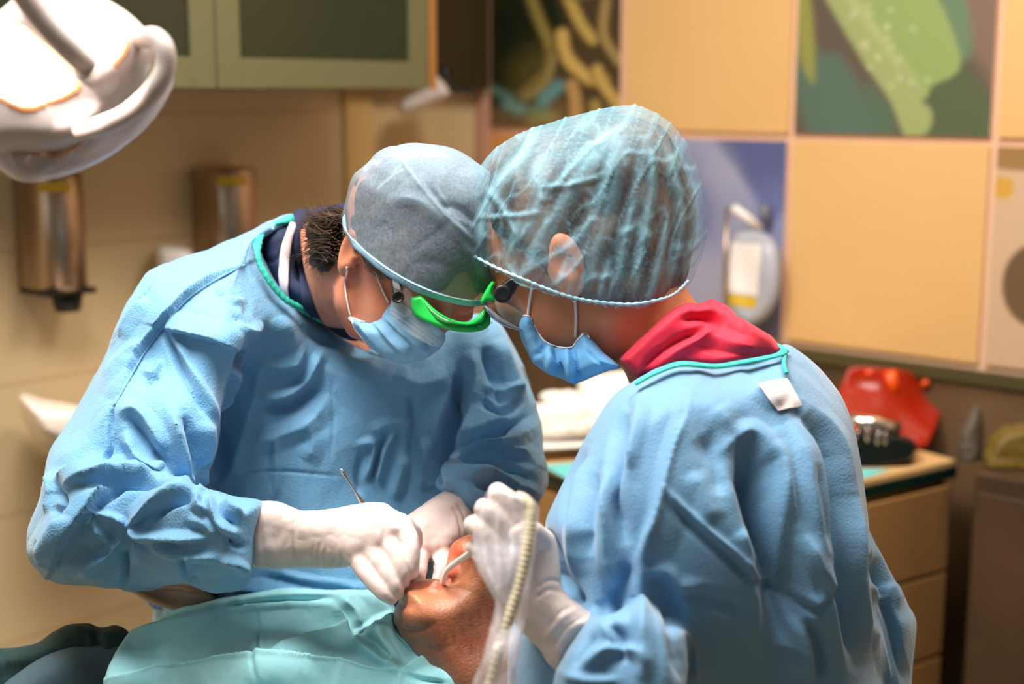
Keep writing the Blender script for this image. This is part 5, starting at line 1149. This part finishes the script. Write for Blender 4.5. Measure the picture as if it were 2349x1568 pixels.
g = G(V); n = len(V); c = np.tile(LC('946046'), (n, 1)); c = mixc(c, '6E4028', np.clip(fbm(V*45, 3)*0.5+0.4, 0, 1)*0.6)
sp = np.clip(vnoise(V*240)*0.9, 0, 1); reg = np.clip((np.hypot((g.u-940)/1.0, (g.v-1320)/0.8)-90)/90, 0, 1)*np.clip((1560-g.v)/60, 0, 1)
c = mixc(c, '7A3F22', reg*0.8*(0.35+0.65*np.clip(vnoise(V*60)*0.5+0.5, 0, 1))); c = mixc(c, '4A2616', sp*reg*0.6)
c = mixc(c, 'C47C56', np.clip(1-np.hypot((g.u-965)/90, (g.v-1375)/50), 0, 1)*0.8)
lip = np.maximum(line([(1050, 1250), (1042, 1290), (1026, 1326)], g.u, g.v, 9, 8), line([(940, 1342), (1000, 1346), (1030, 1332)], g.u, g.v, 5, 6)*0.6); c = mixc(c, 'D0583C', lip*0.8)
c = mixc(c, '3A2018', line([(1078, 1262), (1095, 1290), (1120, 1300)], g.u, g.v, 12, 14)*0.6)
link('body', V, Q, M['skin3'], pat, cols=c)
M['sweater'] = mat('dark_teal_knit', '24403F', 0.9, col2='1A3232', nscale=12, bump=0.5, bscale=500, stretch=(1, 1, 3)); M['slate'] = mat('slate_grey_cloth', '4A6470', 0.85, col2='40586A', nscale=6)
f = pillow([(-80, 1492), (0, 1486), (40, 1482), (85, 1475), (125, 1448), (165, 1432), (200, 1430), (235, 1440), (262, 1432), (286, 1440), (300, 1455), (330, 1500), (340, 1700), (-80, 1700)], [(100, 1520, 1.62), (280, 1480, 1.60)], 0.05, 34)
V, Q = mesh_of(f, 0.0035); V = crumple(V, Q, 0.003, 16); V, _ = sculpt(V, Q, [('ridge', [(130, 1455), (180, 1450), (200, 1500)], 10, 6), ('crease', [(185, 1450), (195, 1480), (190, 1510)], 8, 7), ('ridge', [(240, 1445), (250, 1480), (240, 1510)], 9, 5), ('crease', [(215, 1440), (222, 1480), (215, 1520)], 7, 6), ('crease', [(0, 1500), (14, 1530), (10, 1560)], 4, 4), ('ridge', [(20, 1520), (90, 1500), (160, 1480)], 14, 4)])
link('jacket', V, Q, M['sweater'], pat)['label'] = 'dark teal knitted sleeve'
f = pillow([(-80, 1640), (-20, 1590), (30, 1550), (90, 1508), (150, 1485), (210, 1472), (290, 1462), (330, 1480), (360, 1560), (340, 1900), (-80, 1900)], [(100, 1560, 1.57), (300, 1520, 1.59)], 0.05, 60)
f = union(f, (capsule(P(840, 1760, 1.60), P(100, 1860, 1.62), 0.085, 0.11), 0.05)); V, Q = mesh_of(f, 0.004); V = crumple(V, Q, 0.001, 8); link('shirt', V, Q, M['slate'], pat)['label'] = 'slate grey top'
# teal drape: one cloth, a folded back layer and a front layer
bk = pillow([(357, 1446), (358, 1413), (400, 1400), (450, 1388), (560, 1367), (640, 1354), (700, 1350), (770, 1351), (850, 1357), (885, 1376), (905, 1396), (912, 1440), (880, 1500), (600, 1560), (370, 1500)],
            [(360, 1430, 1.67), (600, 1370, 1.68), (850, 1370, 1.66), (700, 1450, 1.64)], 0.016, 12, 2)
ft = pillow([(238, 1552), (262, 1500), (298, 1444), (380, 1424), (470, 1407), (560, 1393), (640, 1384), (700, 1381), (764, 1381), (776, 1400), (788, 1428), (812, 1457), (840, 1440), (870, 1424), (903, 1402), (908, 1425), (925, 1452), (960, 1480), (1005, 1508), (1030, 1536), (1060, 1580), (1110, 1760), (240, 1800), (244, 1640)],
            [(300, 1450, 1.55), (600, 1392, 1.555), (760, 1390, 1.55), (900, 1415, 1.53), (620, 1568, 1.43), (260, 1560, 1.47), (1030, 1560, 1.44), (950, 1470, 1.50), (600, 1750, 1.32)], 0.011, 10, 2)
df = union(bk, (ft, 0.003)); df = subtract(df, capsule(P(810, 1452, 1.50), P(800, 1400, 1.50), 0.004), 0.004)
V, Q = mesh_of(df, 0.0020, it=2); V = facets(V, Q, 0.0045, 0.09, 0.4, 1.0); V = facets(V, Q, 0.0014, 0.03, 0.4, 1.0); V = V+vnormals(V, Q)*(fbm(V*9, 2)*0.002)[:, None]
V, _ = sculpt(V, Q, [(q[0], q[1], q[2], q[3]*2.0)+tuple(q[4:]) for q in [('plane', [(250, 1554), (400, 1536), (560, 1524), (620, 1522), (780, 1530), (920, 1540)], 5, 7, 60), ('ridge', [(250, 1550), (400, 1532), (560, 1521), (620, 1519), (780, 1526), (920, 1538)], 4, 3), ('crease', [(590, 1395), (592, 1450), (588, 1520), (590, 1568)], 3, 2),
                   ('ridge', [(598, 1395), (600, 1450), (598, 1520), (602, 1568)], 4, 1.2), ('step', [(606, 1500), (680, 1470), (760, 1440), (785, 1428)], 4, 4, 30), ('crease', [(300, 1500), (420, 1506), (560, 1502)], 3, 1.0),
                   ('ridge', [(815, 1458), (850, 1495), (900, 1525), (925, 1540)], 8, 6), ('crease', [(835, 1450), (880, 1490), (905, 1520)], 10, 6), ('ridge', [(925, 1542), (960, 1520), (1000, 1505)], 6, 4), ('crease', [(930, 1548), (980, 1560), (1020, 1568)], 5, 4),
                   ('ridge', [(925, 1545), (920, 1568), (915, 1600)], 4, 3), ('ridge', [(818, 1452), (860, 1425), (905, 1402)], 5, 4), ('ridge', [(865, 1425), (885, 1480), (915, 1530)], 9, 5), ('crease', [(900, 1430), (925, 1475), (950, 1510)], 8, 4),
                   ('ridge', [(300, 1446), (470, 1410), (640, 1388), (762, 1384)], 4, 2.5), ('crease', [(480, 1398), (540, 1385), (640, 1376), (760, 1370)], 6, 5), ('ridge', [(500, 1394), (540, 1378), (570, 1385)], 5, 3), ('ridge', [(780, 1365), (820, 1400), (830, 1440)], 12, 4), ('ridge', [(766, 1384), (782, 1420), (808, 1456)], 5, 3)]])
V = crumple(V, Q, 0.0004, 60.0, 1)
dr = link('drape', V, Q, mat('teal_nonwoven', '9AD4DC', 0.85, col2='90CCD4', nscale=40, ndetail=8, bump=0.25, bscale=240, spec=0.2)); tag(dr, 'teal paper drape with fold creases spread over the chest of the patient', 'drape')
# dental chair: armrest, back, seat, base
r = thing('dental_chair', P(600, 1900, 1.62)*np.array([1, 1, 0]), 'dental chair with taupe rounded armrest, under the patient', 'dental chair')
f = pillow([(280, 1340), (330, 1336), (420, 1336), (480, 1352), (500, 1380), (440, 1397), (395, 1399), (350, 1384), (310, 1364)], [(380, 1365, 1.72), (460, 1380, 1.70)], 0.028, 20); V, Q = mesh_of(f, 0.003)
link('armrest', V, Q, mat('taupe_vinyl', '8C7466', 0.3), r)
c0 = P(1150, 2150, 1.60); c1 = P(100, 2300, 1.60)
f = capsule(c0-ZU*0.07, (c0+c1)/2-ZU*0.12, 0.10, 0.13); f = union(f, (capsule((c0+c1)/2-ZU*0.12, c1-ZU*0.08, 0.13, 0.13), 0.03)); V, Q = mesh_of(f, 0.008); link('backrest', V, Q, mat('taupe_vinyl_pad', '8C7466', 0.35), r)
b0 = (c0+c1)/2*np.array([1, 1, 0]); V, Fc = lathe_raw([(0.28, 0), (0.28, 0.04), (0.10, 0.08), (0.08, 0.40)], b0, ZU, 32); link('base', V, Fc, M['whitep'], r)

# ================================================================== surgical lamp
DLp = 1.22
M['lampwhite'] = mat('lamp_white_enamel', 'BEB2AC', 0.35)
M['lampglow'] = mat('lamp_window', 'FFF0E0', 0.4, emit='FFEADF', estr=1.3)
M['lamprim'] = mat('lamp_amber_rim', 'FFC890', 0.4, emit='FF9A50', estr=0.8)
M['lampclear'] = mat('lamp_clear_shield', 'CFCBD4', 0.08, alpha=0.55)
r = thing('surgical_lamp', P(180, 200, DLp), 'large white surgical lamp with two glowing windows at the upper left', 'lamp')
shell = pillow([(-60, 60), (-10, 30), (60, -20), (160, -30), (250, 0), (320, 50), (350, 100), (345, 160), (300, 225), (250, 290), (150, 345), (40, 350), (-60, 330)],
               [(0, 300, DLp), (100, 100, DLp+0.03), (340, 100, DLp+0.02)], 0.045, 60)
V, Q = mesh_of(shell, 0.0025); body = link('housing', V, Q, M['lampwhite'], r); sfl = Surf(V, Q)
def window(poly, nm):
    for k, (g_, off, m) in enumerate([(1.06, 0.0006, M['lamprim']), (0.98, 0.0016, M['lampglow'])]):
        c = np.mean(poly, 0); q = (np.array(poly, float)-c)*g_+c; f = intersect(moved(shell, lambda g, off=off: np.full(len(g.u), -off-0.001)), viewcut(q, 4), 0.0)
        V, Q = mesh_of(f, 0.0025)
        keep = (V-CAM)@FW
        gg = G(V); dm = DLp+0.02; ok = gg.d < dm; Qk = Q[ok[Q].all(1)]; used = np.unique(Qk); mp_ = -np.ones(len(V), int); mp_[used] = np.arange(len(used))
        link(nm if k else 'window_rim', V[used], mp_[Qk], m, r)
window([(118, 28), (160, 10), (220, 8), (265, 50), (290, 90), (285, 120), (240, 160), (200, 140), (150, 90), (112, 50)], 'glowing_window')
window([(-60, 150), (0, 90), (45, 62), (90, 95), (150, 145), (180, 190), (160, 215), (100, 240), (60, 250), (0, 225), (-60, 200)], 'glowing_window')
low = pillow([(-60, 290), (60, 330), (170, 330), (260, 290), (340, 200), (385, 160), (402, 180), (385, 225), (340, 290), (260, 355), (170, 398), (80, 418), (20, 405), (-60, 330)],
             [(0, 380, DLp+0.02), (390, 190, DLp+0.05)], 0.03, 24)
V, Q = mesh_of(low, 0.0025); link('clear_shield', V, Q, M['lampclear'], r)
f = pillow([(20, 350), (110, 318), (190, 300), (215, 318), (150, 370), (90, 405), (50, 400)], [(100, 360, DLp+0.012)], 0.02, 16)
V, Q = mesh_of(f, 0.0025); V = crumple(V, Q, 0.003, 60); link('reflector', V, Q, mat('faceted_peach_reflector', 'D9A98C', 0.25, metal=0.4, col2='7A5C4C', nscale=70), r)
tube('handle', [P(x, y, DLp-0.05+z) for x, y, z in crs([(320, 92, 0.03), (352, 86, 0.0), (376, 110, -0.01), (378, 160, -0.01), (345, 215, -0.01), (290, 262, -0.005), (230, 288, 0.0), (185, 300, 0.02)], 6)],
     np.interp(np.linspace(0, 1, 43), [0, 0.1, 0.5, 1], [0.0065, 0.009, 0.0085, 0.0075]), M['lampwhite'], r, 16)
tube('arm', [P(x, y, z) for x, y, z in crs([(-30, -220, DLp-0.10), (30, -60, DLp-0.09), (85, 30, DLp-0.08), (160, 115, DLp-0.065), (222, 168, DLp-0.04)], 6)], 0.0098, M['lampwhite'], r, 16)
tube('pivot', [P(205, 150, DLp-0.05), P(250, 195, DLp-0.03)], [0.016, 0.012], M['lampwhite'], r, 16)
for (x, y), pw in [((100, 160), 1.0), ((210, 90), 1.0)]:
    L = bpy.data.lights.new('lamp_beam', 'SPOT'); L.energy = 19*pw; L.color = (1.0, 0.88, 0.80); L.spot_size = math.radians(17); L.spot_blend = 0.9; L.shadow_soft_size = 0.03
    o = bpy.data.objects.new('lamp_beam', L); COL.objects.link(o); a = P(x, y, DLp-0.075); b = P(945, 1225, 1.47)
    o.location = tuple(a); o.rotation_euler = Vector(b-a).to_track_quat('-Z', 'Y').to_euler()
